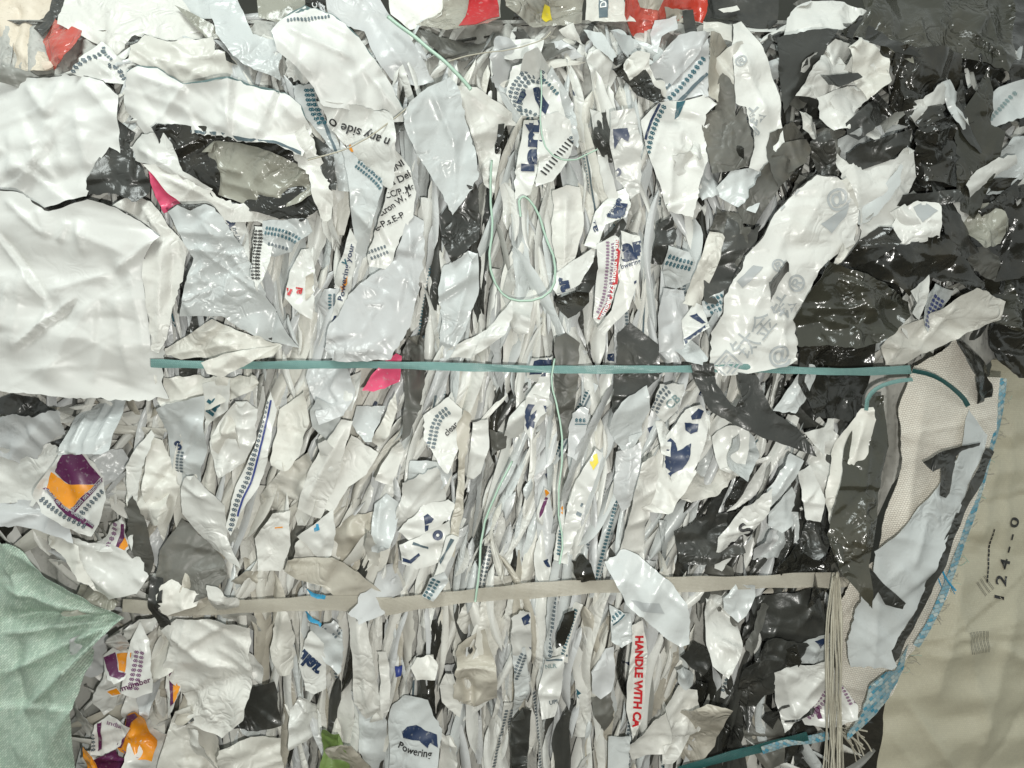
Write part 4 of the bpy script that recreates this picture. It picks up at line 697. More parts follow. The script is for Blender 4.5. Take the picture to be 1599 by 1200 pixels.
P('film_scrap','white_film',10,'205,1000 216,972 232,1000 242,1060 240,1080 214,1088 196,1078','white fragment with purple print in the lower left cavity',sc,amp=.6,prints=[Dg('212,1074 220,1010',8,'palepurple',2,9),T('mumber',9,'198,1074 240,1062','purple')])
P('film_scrap','white_film',9,'152,1030 170,1015 205,1022 196,1060 182,1066 162,1052','small scrap with purple curve and orange corner in the cavity',sc,prints=[Pt('154,1032 172,1024 184,1050 196,1052 192,1062 172,1054','purple'),Pt('175,1026 202,1022 196,1052 184,1048','orange')])
P('film_scrap','white_film',8,'166,1078 180,1074 188,1086 172,1090','tiny scrap with an orange spot in the cavity',sc,prints=[Pt('168,1080 180,1076 186,1086 174,1088','orange')])
P('film_strip','white_film',10,'258,1050 268,1050 282,1078 270,1110 262,1120 256,1080','strip with orange and purple edge left of the big ivory sheet',st,prints=[Pt('269,1054 282,1078 274,1096 268,1080','orange'),Pt('262,1050 269,1054 268,1080 274,1096 268,1102 262,1070','purple'),Dg('258,1110 258,1060',7,'palepurple')])
P('film_scrap','white_film',9,'138,1180 150,1130 172,1115 206,1135 188,1165 160,1182','scrap with a purple line of digits at the bottom left',sc,prints=[Pt('154,1124 160,1122 156,1172 150,1176','purple'),Dg('146,1176 150,1140',8,'digit'),T('india',7,'168,1130 192,1136','palepurple')])
P('film_scrap','orange',10,'183,1165 205,1112 222,1102 240,1110 252,1150 244,1182 190,1172','bright orange folded scrap at the bottom left','film scrap',g=2.8,jag=.6,prints=[Pt('183,1165 205,1112 222,1104 226,1110 210,1124 192,1166','purple'),Pt('192,1168 244,1180 243,1186 190,1174','palepurple')],lm='bright orange folded scrap')
P('film_scrap','purple',9,'150,1182 186,1166 204,1182 208,1215 150,1215','purple scrap at the bottom edge, lower left',sc,g=2.8,jag=.6)
P('film_scrap','orange',8,'128,1168 140,1172 158,1186 150,1215 128,1215','orange scrap squeezed against the green sack at the bottom edge',sc,g=2.8,jag=.6)
P('film_strip','white_film',9,'466,1040 476,1000 486,985 506,1004 508,1078 490,1086 476,1080','white strip with an upside-down navy word, below the beige strap',st,amp=.5,prints=[T('ular',21,'470,1012 492,1030 506,1046','navy',.05,mirror=True)],lm='upside-down navy word')
P('film_strip','cool_film',8,'484,970 536,980 540,1010 530,1050 508,1030 488,990','grey strip with rows of small digits right of the upside-down navy word',st,prints=[Dg('512,960 538,985',6,'digit',3,8)])
P('film_strip','ivory_film',9,'540,955 570,955 580,1010 588,1060 600,1110 596,1140 570,1128 552,1100 550,1030','long ivory tube of film under the fork of the beige strap',st,amp=.5,folds=[(556,960,576,1120,9,9)],lm='long ivory tube')
P('film_strip','ivory_film',8,'588,1020 602,1020 610,1070 608,1110 596,1108','thin ivory finger-like strip right of the long ivory tube',st)
P('film_scrap','ivory_film',9,'640,1046 650,1030 676,1025 684,1040 680,1060 650,1064','small ivory rounded scrap below the fork of the beige strap',sc)
P('film_scrap','ivory_film',10,'686,1072 696,1050 708,1050 722,1104 718,1122 690,1098','ivory kite-shaped scrap, lower centre',sc,amp=.3,jag=.4,lm='ivory kite-shaped scrap')
P('plastic_pouch','cool_film',9,'606,1125 612,1102 632,1086 668,1094 676,1120 690,1140 686,1170 676,1215 610,1215','pale pouch with a dark round logo and a curved word, bottom centre-left','pouch',amp=.5,prints=[Pt('628,1142 636,1134 650,1132 664,1142 682,1148 684,1168 672,1160 668,1168 655,1156 640,1154 630,1152','navy'),T('Powering',12,'621,1168 645,1178 674,1182','black')],lm='pouch with a dark round logo')
P('plastic_bag','green_film',8,'484,1215 505,1170 504,1140 512,1130 545,1150 546,1215','green crumpled plastic at the bottom edge, lower left of centre',bg,amp=1.6,lm='green crumpled plastic')
P('film_scrap','blueink',8,'616,1042 628,1040 626,1056 618,1058','tiny royal blue scrap near the small ivory rounded scrap',sc,jag=.3)
P('film_strip','sky',14,'476,922 486,928 508,932 506,938 484,934','small bright blue fibre tuft lying on the beige strap','fibre tuft',jag=1.2,g=2.2)
P('film_strip','sky',10,'468,954 484,962 504,972 502,978 480,968','small bright blue fibre tuft just under the beige strap','fibre tuft',jag=1.2,g=2.2)
P('film_sheet','beige_film',10,'428,882 460,872 520,870 560,892 604,938 590,952 540,945 500,915 462,905','beige flap folding down onto the beige strap, left of centre',sh,amp=.6,jag=1,lm='beige flap on the beige strap')
P('film_strip','cream_film',13,'250,915 270,905 310,930 305,948 262,962 248,950','torn white scrap over the left end of the beige strap',sc,jag=2.5)
P('film_strip','charcoal_film',12,'232,902 252,905 256,950 262,980 244,985 232,950','dark twisted strip pinched at the left end of the beige strap',st)
P('film_sheet','white_film',11,'1210,1052 1228,1042 1296,1030 1302,1060 1280,1090 1250,1120 1226,1146 1215,1100','grey-white folded sheet left of the twine bundle, lower right',sh,folds=[(1222,1050,1245,1130,9,7),(1250,1100,1295,1040,6,6)],lm='folded sheet left of the twine bundle')
P('plastic_pouch','white_film',11,'1254,1120 1275,1080 1300,1060 1320,1075 1338,1100 1336,1120 1300,1140 1262,1138','rolled white mailer with purple print beside the twine bundle','mailer',prints=[Dg('1262,1124 1296,1084',7,'palepurple',2,9),Pt('1276,1110 1282,1106 1286,1124 1280,1126','purple'),Dg('1316,1062 1334,1100',6,'palepurple',2,8)])
P('film_strip','cool_film',8,'1244,1010 1290,985 1300,1000 1298,1035 1250,1040','pale scrap with a dark blue star mark, lower right',sc,prints=[Pt('1270,1000 1282,994 1292,1000 1284,1004 1280,1012 1276,1005','navy')])
# ---- woven sacks and outer right
gathers = [(205,957, 205-r_*math.cos(a_), 957+r_*math.sin(a_), am*1.8, 3.5+r_/80) for a_, r_, am in [(-.75,110,6),(-.55,190,8),(-.38,150,-6),(-.2,200,8),(.02,200,-9),(.16,210,8),(.3,150,-6),(.45,220,9),(.6,160,-7),(.75,230,9),(.9,170,-6),(1.05,230,8),(1.2,150,6)]]
def sack_mesh(name, mat, L, poly, label, cat, prints=(), bump=None, g=5, th=.0012, lm=None, jag=.8, **kw):
    return P(name, mat, L, poly, label, cat, prints=prints, jag=jag, g=g, th=th, lm=lm, **kw)
P('woven_sack','sack_weave',-14,'1350,1215 1372,1090 1420,1000 1470,900 1500,800 1540,690 1556,560 1615,540 1615,1215','large olive-grey translucent sack standing right of the bale, printed with dotted marks',bg,corner=0,amp=1.0,jag=1,g=6,curl=0,
  prints=[T('⁞⁞⁝',1,'0,0 1,1','black')] if False else [Dg('1526,978 1526,1010',5,'black',6,6,text=':'),Dg('1540,908 1552,820',13,'black',1,text='-'),T('1 2 4 - - 0',17,'1560,934 1592,810','black'),Dg('1530,898 1545,920',5,'black',3,8,text=':')],
  folds=[(1500,860,1440,1100,22,30),(1560,700,1520,860,18,22),(1590,900,1500,1200,16,30),(1430,1020,1540,1000,9,10),(1545,1000,1612,1040,9,8),(1400,1080,1480,1200,14,12),(1480,920,1530,1150,12,16),(1590,620,1560,900,10,12),(1440,1000,1590,960,8,10)],lm='large olive-grey sack on the right')
P('white_woven_sack','white_weave',6,'1425,572 1490,530 1520,590 1560,590 1556,650 1545,720 1510,830 1480,930 1430,1010 1390,1085 1325,1150 1306,1100 1308,940 1330,900 1365,870 1380,800 1402,720 1398,640','cream woven sack wrapped round the right side of the bale',bg,corner=0,amp=.5,jag=1,g=4.5,th=.0012,folds=[(1440,600,1400,880,7,18),(1520,620,1420,980,6,14)],lm='cream woven sack')
SELV = parse('1566,590 1560,650 1546,710 1524,790 1504,850 1484,910 1456,970 1430,1010')
P('woven_selvedge','blue_weave',12,'1364,1052 1402,1050 1410,1030 1424,1010 1416,1045 1390,1090 1352,1128 1318,1150 1318,1140 1345,1110','blue and white woven corner at the bottom of the woven sack','sack edge',amp=.3,jag=1,g=3,curl=0)
P('film_strip','olive_film',14,'1370,642 1384,620 1400,618 1406,700 1400,722 1386,770 1370,822 1352,882 1354,946 1320,905 1284,862 1310,790 1340,690','long black film strip hanging down left of the cream woven sack',st,folds=[(1385,640,1340,880,9,9),(1400,700,1370,830,7,5),(1300,850,1390,760,6,6)],amp=1.1,curl=2,jag=.9,g=3.6,lm='long black film strip')
P('film_sheet','charcoal_film',12.5,'1540,700 1552,706 1506,802 1442,960 1396,1042 1380,1018 1410,990 1430,950 1460,880 1500,790','black torn underside showing along the right of the bluish white flap',sh,jag=1.6,amp=.4)
P('film_sheet','cool_film',14,'1516,640 1546,680 1540,702 1500,792 1460,882 1430,950 1402,990 1386,1012 1394,1036 1386,1042 1326,1040 1318,1000 1334,945 1356,905 1362,860 1400,830 1465,760 1502,700','bluish white long flap torn at its foot, lying down the cream woven sack',sh,amp=.8,jag=1.2,curl=3,folds=[(1450,800,1420,890,6,7),(1370,920,1410,880,6,8),(1500,700,1480,780,6,6)],lm='bluish white long flap')
P('film_strip','charcoal_film',17,'1350,884 1362,892 1414,942 1410,952 1385,946 1372,925 1358,948','black forked tip lying on the bluish white flap',st,jag=.5,amp=.4)
P('film_strip','charcoal_film',17,'1440,722 1470,704 1500,696 1530,691 1528,696 1500,704 1480,724 1456,737 1448,730','black twig-like film crossing the cream woven sack',st,jag=.5,amp=.4)
P('film_strip','charcoal_film',16,'1470,730 1496,714 1482,770 1476,778 1467,774','small black stub under the twig-like film',st,jag=.5,amp=.4)
# ---- green sack, lower left, gathered where the beige strap pinches it
P('green_sack','green_weave',10,'-20,822 40,848 92,890 152,926 208,957 200,962 160,1002 136,1050 122,1112 124,1215 46,1215 -20,1155','pale green woven sack bulging in the lower left corner, pinched by the beige strap',bg,corner=0,amp=1.6,jag=1,g=4,th=.0012,
  folds=[(205,958,100,962,-16,9),(100,962,0,966,-20,14),(205,958,128,1000,9,5),(200,957,95,1060,11,7),(95,1060,85,1200,10,9),(190,950,90,905,8,6),(170,955,60,935,10,6),(140,990,110,1100,7,6),(60,1000,40,1150,5,14),(120,1020,100,1110,6,5),(20,850,150,930,8,12)]+gathers,lm='pale green woven sack')
P('film_scrap','smoke_film',9,'98,925 140,930 172,948 168,958 130,962 96,958','beige translucent film in the pinched neck of the green sack',sc,amp=1.6)
# ------------------------------------------------------------------ straps, strings
def strap(name, mat, path, w, label, cat, seed=1, L=9.5, wob=1.5, th=.0011, twist=0, lm=None):
    rng = random.Random(seed); Lp = path_len(path); n = int(Lp/4); s = np.linspace(0, Lp*.999, n); pos, d = path_eval(path, s); nv = np.stack([d[:,1], -d[:,0]],1)
    base = base_h(pos[:,0], pos[:,1])+L*DZ; ph = rng.uniform(0,6)
    rows = 7; V = []; UV = []
    for j in range(rows):
        t = j/(rows-1)-.5
        wv = w*(1+.10*np.sin(s/37+ph)+.05*np.sin(s/11))*(1-twist*.5*(1+np.sin(s/140.+ph))/2)
        q = pos+nv*(t*wv)[:,None]; q[:,1] += wob*np.sin(s/90+ph)
        h = base+.0004*np.cos(t*3)+.0015*np.sin(s/29+t*2)+.0025*np.sin(s/75+ph)
        V.append((q, h)); UV.append(np.stack([s/1000, np.full(n, t*w/1000)],1))
    F = []
    for j in range(rows-1):
        for i in range(n-1): F.append([j*n+i, j*n+i+1, (j+1)*n+i+1, (j+1)*n+i])
    q = np.vstack([v[0] for v in V]); h = np.concatenate([v[1] for v in V]); k = (D-(base_h(q[:,0], q[:,1])+L*DZ))/D
    A, FF, mi, _ = solid(q, F, h, k, th); uv = np.vstack((UV)*4)
    o = mesh_obj(name, A, FF, [MATS[mat]], None, [0]*len(FF), uv); tag(o, label, cat); PIECES.append((o, float(q[:,0].mean()), float(q[:,1].mean()), cat, lm, None)); return o
strap('packing_strap','strap_green',parse('236,566 262,567 380,571 520,571 700,572 860,576 1000,578 1090,578 1180,576 1250,579 1330,580 1400,577 1425,576'),12,'long flat green woven packing strap running across the whole bale above its middle','strap',3,L=12.2,lm='green strap')
strap('strap_end','strap_green',parse('1352,640 1354,618 1372,602 1400,594 1424,592'),8,'curled frayed end of the green strap at the cream woven sack','strap',4,L=15.5,twist=.5)
strap('strap_end','strap_teal',parse('1426,580 1455,586 1480,600 1506,622 1514,636'),7,'thin dark green strap tail crossing the top of the cream woven sack','strap',5,L=15)
strap('packing_strap','strap_beige',parse('190,948 240,952 300,950 400,945 500,940 570,943 612,945'),22,'left length of the translucent beige strap, pinching the green sack','strap',6,L=11,lm='left end of the beige strap')
strap('packing_strap','strap_beige',parse('600,948 640,940 720,932 850,923 1000,915 1150,909 1260,905 1312,908'),22,'right length of the translucent beige strap running to the cream woven sack','strap',8,L=11,lm='right length of the beige strap')
strap('packing_strap','strap_teal',parse('1060,1204 1120,1187 1200,1170 1262,1152'),13,'thin teal strap slanting up at the bottom edge right of centre','strap',9,L=11,lm='thin teal strap at the bottom')
strap('woven_selvedge','blue_weave',SELV,9,'blue and white selvedge along the long right rim of the cream woven sack','sack edge',21,L=13,twist=.6)
strap('woven_selvedge','blue_weave',parse('1190,1172 1230,1160 1262,1158 1296,1152'),12,'blue and white twisted sack edge meeting the thin teal strap','sack edge',12,L=10.5)
def tube(name, mat, path, r, label=None, cat=None, L=14, seed=1, parent=None, sides=6, bumpy=.15, dh=0.0, lift=None):
    rng = random.Random(seed); Lp = path_len(path); n = max(4, int(Lp/4)); s = np.linspace(0, Lp*.999, n); pos, d = path_eval(path, s); nv = np.stack([d[:,1], -d[:,0]],1)
    h = base_h(pos[:,0], pos[:,1])+L*DZ+.004*np.sin(s/30+seed)+dh
    if lift is not None: h = h+np.linspace(0, lift, n)
    k = (D-h)/D; V = []
    for j in range(sides):
        a = 6.283*j/sides; rr = r*(1+bumpy*np.sin(s/9+j+seed))
        q = pos+nv*(math.cos(a)*rr)[:,None]; V.append(p3(q[:,0], q[:,1], h+math.sin(a)*rr/1000, k))
    F = []
    for j in range(sides):
        for i in range(n-1): F.append([j*n+i, ((j+1)%sides)*n+i, ((j+1)%sides)*n+i+1, j*n+i+1])
    F.append([j*n for j in range(sides)]); F.append([j*n+n-1 for j in range(sides)][::-1])
    o = mesh_obj(name, np.vstack(V), F, mat, parent)
    if label: tag(o, label, cat)
    return o
tube('plastic_string','string_green',parse('605,26 640,52 680,84 712,112 735,140'),3,'flat pale green string slanting from the top edge past the grey lilac sheet','string',L=12,seed=2)
tube('plastic_string','string_green',parse('768,250 765,300 770,360 762,410 778,455 800,470 840,470 866,450 868,410 852,370 840,330 822,306 810,310 812,330'),1.9,'pale green string looped over the centre of the bale','string',L=15,seed=3)
tube('plastic_string','string_green',parse('845,110 846,150 843,200 855,240 890,254 930,235'),1.2,'thin pale green thread curving round the small barcode pouch','thread',L=15,seed=4)
tube('wire_thread','twine',parse('480,250 520,240 560,225 610,190 640,165'),1.2,'thin beige thread lying across the white sheet with upside-down lettering','thread',L=13,seed=5)
tube('wire_thread','twine',parse('700,96 740,84 800,78 850,62 860,50'),1.0,'thin yellowish thread lying under the yellow-tinted clear bag','thread',L=12,seed=6)
tube('plastic_string','string_green',parse('800,720 770,780 752,830 748,900 742,940'),1.8,'pale green string hanging in the lower centre of the bale','string',L=13,seed=7)
tube('plastic_string','string_green',parse('866,560 860,600 872,640 880,700 870,790 880,850 874,880'),1.5,'fine pale green string hanging from the strap at the centre','string',L=14,seed=8)
tw = bpy.data.objects.new('twine_bundle', None); COL.objects.link(tw); tw.location = p3(1310, 1050, .0, 1)
tag(tw, 'bundle of pale plastic twine hanging straight down at the right end of the beige strap', 'twine'); rt = random.Random(5)
for i in range(22):
    x0 = 1300+rt.uniform(-10, 16)
    tube('strand', 'twine', [(x0*.4+1308*.6, 900+rt.uniform(-8,8)), (x0+rt.uniform(-3,3), 980), (x0+rt.uniform(-3,3), 1060), (x0+rt.uniform(-4,4), 1130), (x0+rt.uniform(-8,8), 1215)], rt.uniform(.6,1.5), L=14+rt.uniform(0,2.5), seed=i, parent=tw)
fr = bpy.data.objects.new('frayed_tapes', None); COL.objects.link(fr); fr.location = p3(1330, 1160, 0, 1)
tag(fr, 'frayed cream tapes splaying from the bottom corner of the cream woven sack', 'frayed tape')
for i in range(16):
    a = rt.uniform(.2, 1.3); x0 = 1325+rt.uniform(-18, 14); y0 = 1138+rt.uniform(-8,10); ln = rt.uniform(25,60)
    tube('strand', 'twine', [(x0,y0), (x0+ln*.5*math.cos(a)+rt.uniform(-4,4), y0+ln*.5*math.sin(a)), (x0+ln*math.cos(a)*.9, y0+ln*math.sin(a))], rt.uniform(.7,1.5), L=8, seed=i+40, parent=fr)
f2 = bpy.data.objects.new('frayed_tapes', None); COL.objects.link(f2); f2.location = p3(1480, 910, -.1, 1)
tag(f2, 'tuft of bright blue and cream fibres at the right rim of the woven sack', 'frayed tape')
for i in range(12):
    x0 = 1452+rt.uniform(-6,14); y0 = 880+rt.uniform(-6,14); 
    tube('strand', rt.choice(['sky','twine','sky','twine']), [(x0,y0), (x0+rt.uniform(8,16), y0+rt.uniform(8,20)), (x0+rt.uniform(12,34), y0+rt.uniform(22,44))], rt.uniform(.6,1.5), L=8, seed=i+80, parent=f2)
f3 = bpy.data.objects.new('frayed_tapes', None); COL.objects.link(f3); f3.location = p3(1540, 750, -.1, 1)
tag(f3, 'short loose threads bristling along the long right rim of the woven sack', 'frayed tape')
rim = [(1572,600),(1562,660),(1540,730),(1516,800),(1502,850),(1484,920),(1450,985),(1428,1020),(1404,1070)]
for i in range(46):
    pos, d = path_eval(rim, np.array([rt.uniform(5, path_len(rim)-8)])); x0, y0 = pos[0]; ln = rt.uniform(6,17)
    tube('strand', rt.choice(['twine','twine','string_green']), [(x0-4,y0), (x0+ln*.5, y0+rt.uniform(-4,5)), (x0+ln, y0+rt.uniform(-7,9))], rt.uniform(.35,.8), L=6, seed=i+120, parent=f3, sides=4)
tube('blue_cord','sky',parse('1446,878 1456,874 1468,884 1478,905 1492,922'),1.6,'bright blue cord curling at the right rim of the cream woven sack','cord',L=13,seed=11)
# ------------------------------------------------------------------ the packed mass: many folded strips pressed on edge
def flow(x, y):
    """lean of the packed layers from vertical (radians, positive = leaning to the right at the top)"""
    a = .02
    if y > 590: a += .28*math.exp(-((x-560)/170.)**2)+.33*math.exp(-((x-1130)/170.)**2)*math.exp(-((y-760)/220.)**2)+.12
    if y > 930: a = .04 + .10*math.exp(-((x-1050)/200.)**2)
    if y < 590: a += .25*math.exp(-((x-560)/120.)**2)*sstep(np.array((y-330)/200.)).item() - .18*math.exp(-((x-960)/130.)**2)*math.exp(-((y-200)/170.)**2)
    if y < 120: a += 1.0*random.uniform(-1,1)
    return a
def tone(x, y, rng):
    r = rng.random()
    dark = .07
    if x > 1060 and y > 760: dark = .28+.32*(x > 1120)
    if x > 1180 and y < 600: dark = .6
    if x > 1200: dark = max(dark, .55)
    if 880 < y and x < 1000: dark = .08
    if r < dark: return rng.choice(['charcoal_film','charcoal_film','black_film','taupe_film'])
    if y > 900: return rng.choice(['ivory_film','cream_film','ivory_film','lilac_film','white_film','cool_film','white_film','beige_film'])
    if x < 620 and y > 580: return rng.choice(['ivory_film','cream_film','cream_film','white_film','lilac_film','beige_film'])
    return rng.choice(['white_film','white_film','cool_film','lilac_film','ivory_film','lilac_film','cool_film','white_film','white_film','cream_film' if rng.random() < .6 else 'cool_film'])
def leaf(x, y, ln, wd, a, rng):
    """spindle / strap outline"""
    ca, sa = math.sin(a), -math.cos(a)     # along, upwards
    nx, ny = -sa, ca
    n = 7; L_, R_ = [], []
    pw = rng.choice((.12,.25,.4,.7)); cut = rng.random(); bend = rng.uniform(-.12, .12)*ln
    for i in range(n+1):
        t = i/n; w2 = wd*.5*(max(.10, math.sin(math.pi*min(.97,max(.03, t*(.75 if cut < .4 else 1)+(.25 if cut < .2 else 0)))))**pw)
        b = bend*4*t*(1-t)
        cx = x+ca*(t-.5)*ln+nx*b; cy = y+sa*(t-.5)*ln+ny*b
        j1 = w2*rng.uniform(.86,1.14); j2 = w2*rng.uniform(.86,1.14)
        L_.append((cx-nx*j1, cy-ny*j1)); R_.append((cx+nx*j2, cy+ny*j2))
    return R_+L_[::-1], (x-ca*ln/2, y-sa*ln/2, x+ca*ln/2, y+sa*ln/2)
def allowed(x, y):
    if x > 1300 and y > 600: return False
    if x < 245 and y > 290 and y < 620: return False
    if x < 130 and y > 800: return False
    if y < 40: return False
    if x > 1330 and y > 540: return False
    return True
rf = random.Random(21); NCOV = len(COVER)
FILL = []
INK = ['navy','navy','teal','digit','slate','navy']
def add_fill(x, y, ln, wd, Lv, k, over=None):
    a = flow(x, y)+rf.gauss(0, .13); m = tone(x, y, rf)
    if over: a, m = over
    poly, ax = leaf(x, y, ln, wd, a, rf)
    pr = []
    if m in ('white_film','cool_film','ivory_film','lilac_film') and rf.random() < (.85 if 600 < x < 1200 else .25):
        c = rf.random(); q = rf.choice(INK)
        ca, sa = math.sin(a), -math.cos(a)
        pth = [(x-ca*ln*.4, y-sa*ln*.4), (x+ca*ln*.1, y+sa*ln*.1), (x+ca*ln*.42, y+sa*ln*.42)]
        if c < .32: pr = [Dg(offset_path(pth, rf.uniform(-.25,.1)*wd), rf.uniform(5.5,8), q if q != 'navy' else 'digit', rf.choice((1,2,2)), 9)]
        elif c < .45: pr = [Dg(pth, 6, 'teal', 1, line=('slate', -4, 3))]
        elif c < .82:
            t0 = rf.uniform(-.3,.2); ww = wd*rf.uniform(.3,.6); cx, cy = x+ca*ln*t0, y+sa*ln*t0; hh = rf.uniform(8,24)
            pr = [Pt([(cx-ww, cy-hh*.5), (cx+ww*.2, cy-hh*.8), (cx+ww, cy-hh*.1), (cx+ww*.4, cy+hh*.2), (cx+ww*.7, cy+hh*.7), (cx-ww*.4, cy+hh*.4)], 'navy' if rf.random() < .8 else 'teal')]
        else: pr = [T(rf.choice(['a','l','r','ar','la']), wd*.8, pth[:2], 'navy', .06)]
    pp = np.array(poly); Lv = Lv if over else cap_level(np.vstack([pp, pp*.5+pp.mean(0)*.5, pp.mean(0)[None]]), Lv)
    if Lv < .5: return False
    skew = rf.choice((-1,1))*rf.uniform(.002,.013)
    o = P('film_strip', m, Lv, poly, 'x', st, prints=pr, jag=rf.choice((.6,1,1.6)), g=3.0, seed=k+1000, grain=math.pi/2+a, spread=.25, amp=.9,
          tent=(*ax, max(6, wd*.5), rf.uniform(.002,.009), skew), curl=0, ncr=int(3+ln/20)*1, th=.0005)
    if o: FILL.append((o, x, y, m, ln, wd))
    return True
k = 0
for i in range(9):
    x = rf.uniform(1330, 1590); y = rf.uniform(115, 385)
    add_fill(x, y, rf.uniform(70, 140), rf.uniform(18, 34), rf.uniform(10, 12), 900+i, over=(rf.uniform(-1.2, 1.2), rf.choice(['black_film','white_film','charcoal_film','white_film','cool_film','olive_film'])))
MIDS = []
zones = [(230,620,600,1190,26),(1040,1300,90,560,20),(1030,1290,620,1190,22),(200,1300,45,130,18),(128,262,985,1200,14),(640,1000,620,1190,4),(1330,1599,60,520,15),(450,1000,120,560,4)]
for (xa,xb,ya,yb,nn) in zones:
    cnt = 0
    for _ in range(nn*12):
        if cnt >= nn: break
        x = rf.uniform(xa,xb); y = rf.uniform(ya,yb)
        if any(math.hypot(x-q[1], (y-q[2])*.7) < 34 for q in MIDS): continue
        a = flow(x,y)+rf.gauss(0,.45)+(1.2*rf.random() if y < 130 else 0); ln = rf.uniform(60,150); wd = ln*rf.uniform(.32,.62); n = rf.choice((5,6,7)); off = rf.uniform(0,6.28)
        poly = []
        for i in range(n):
            t = off+6.283*(i+rf.uniform(-.3,.3))/n; r1 = rf.uniform(.75,1.15); u_ = math.cos(t)*ln*.5*r1; v_ = math.sin(t)*wd*.5*r1
            poly.append((x+u_*math.sin(a)+v_*math.cos(a), y-u_*math.cos(a)+v_*math.sin(a)))
        pp = np.array(poly); Lv = cap_level(np.vstack([pp, pp*.5+pp.mean(0)*.5, pp.mean(0)[None]]), rf.uniform(3,6.5))
        if Lv < .8: continue
        m = tone(x,y,rf)
        if x > 1330: m = rf.choice(['black_film','black_film','olive_film','white_film','white_film','white_film','cool_film','smoke_film'])
        if x < 260 and y > 990: m = rf.choice(['white_film','cream_film','lilac_film','white_film'])
        o = P('film_scrap', m, Lv, poly, 'x', sc, jag=rf.choice((.8,1.4,2.6)), g=3.2, seed=5000+len(MIDS), amp=1.7 if m not in ('black_film','olive_film') else 2.4, curl=4, corner=.6, back='charcoal_film' if rf.random() < .12 else None)
        if o: MIDS.append((o,x,y,m,ln,wd)); cnt += 1
for i in range(6000):
    if k >= 272: break
    x = rf.uniform(250, 1300); y = rf.uniform(60, 1190)
    if not allowed(x, y): continue
    if x < 440 and y < 600 and y > 100 and rf.random() < .8: continue
    if x > 1180 and y < 540 and rf.random() < .55: continue
    # keep them spread
    ln = rf.uniform(70, 220)*(.75 if y > 950 else 1); wd = rf.uniform(17, 48)*(.8 if ln > 150 else 1)
    if 580 < x < 1100 and rf.random() < .8: ln = rf.uniform(130, 300); wd = rf.uniform(12, 27)
    if any(abs(x-q[1]) < 13 and abs(y-q[2]) < 52 for q in FILL): 
        if rf.random() < .96: continue
    if add_fill(x, y, ln, wd, rf.uniform(2.0, 7.5), k): k += 1
# ---- the rest of the packed film: far too many slivers to count, one object
rs = random.Random(4); del COVER[NCOV:]
mats = ['white_film','cream_film','cool_film','grey_film','charcoal_film','beige_film','ivory_film','black_film','lilac_film','navy']
VV = []; FF = []; MI = []; nv = 0
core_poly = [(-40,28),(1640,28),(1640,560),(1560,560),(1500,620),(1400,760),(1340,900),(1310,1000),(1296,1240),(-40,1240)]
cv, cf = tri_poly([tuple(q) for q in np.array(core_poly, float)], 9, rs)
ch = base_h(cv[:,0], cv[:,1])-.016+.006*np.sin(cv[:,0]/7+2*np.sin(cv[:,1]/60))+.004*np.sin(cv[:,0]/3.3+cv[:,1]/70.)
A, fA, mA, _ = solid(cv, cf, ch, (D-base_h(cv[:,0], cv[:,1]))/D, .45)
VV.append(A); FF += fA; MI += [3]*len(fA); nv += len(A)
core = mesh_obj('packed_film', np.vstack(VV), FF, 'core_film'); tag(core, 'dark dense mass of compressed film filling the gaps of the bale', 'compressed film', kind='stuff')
def leaf_simple(x, y, ln, wd, a, Lv, rng, L2):
    Lv = cap_level([(x+math.sin(a)*t*ln, y-math.cos(a)*t*ln) for t in (-.5,-.3,-.1,.1,.3,.5)], Lv)
    n = max(5, int(ln/11)); t = np.linspace(0,1,n); bend = rng.uniform(-.1,.1)*ln; ca, sa = math.sin(a), -math.cos(a); nx, ny = -sa, ca
    w2 = wd*.5*np.maximum(.06, np.sin(math.pi*t)**rng.uniform(.1,.6))*(1+.13*np.sin(t*rng.uniform(3,11)+rng.uniform(0,6)))
    wob = bend*4*t*(1-t)+wd*.05*np.sin(t*rng.uniform(4,12)+rng.uniform(0,6))
    cx = x+ca*(t-.5)*ln+nx*wob; cy = y+sa*(t-.5)*ln+ny*wob
    tilt = rng.uniform(-1,1)*wd*.0007; drop = rng.uniform(.3,1.0)*wd*.0006; fold = rng.uniform(-.5,.5)
    V = []
    for s in (-1,-.45,fold*.5,.5,1):
        px = cx+nx*w2*s; py = cy+ny*w2*s
        h = base_h(px, py)+Lv*DZ+tilt*s-drop*abs(s)**1.3+.0018*np.sin(t*ln/rng.uniform(6,18)+rng.uniform(0,6))*rng.uniform(0,1)
        h = h-.014*np.clip(np.abs(t*2-1)-.6, 0, 1)
        V.append(p3(px, py, h, (D-float(base_h(x,y))-Lv*DZ)/D))
    V = np.vstack(V); F = []
    for j in range(4):
        for i in range(n-1): F.append([j*n+i, j*n+i+1, (j+1)*n+i+1, (j+1)*n+i])
    B = V.copy(); B[:,1] += .0005; m = len(V)
    return np.vstack([V,B]), F+[[q+m for q in f[::-1]] for f in F]
VV = []; FF = []; MI = []; nv = 0
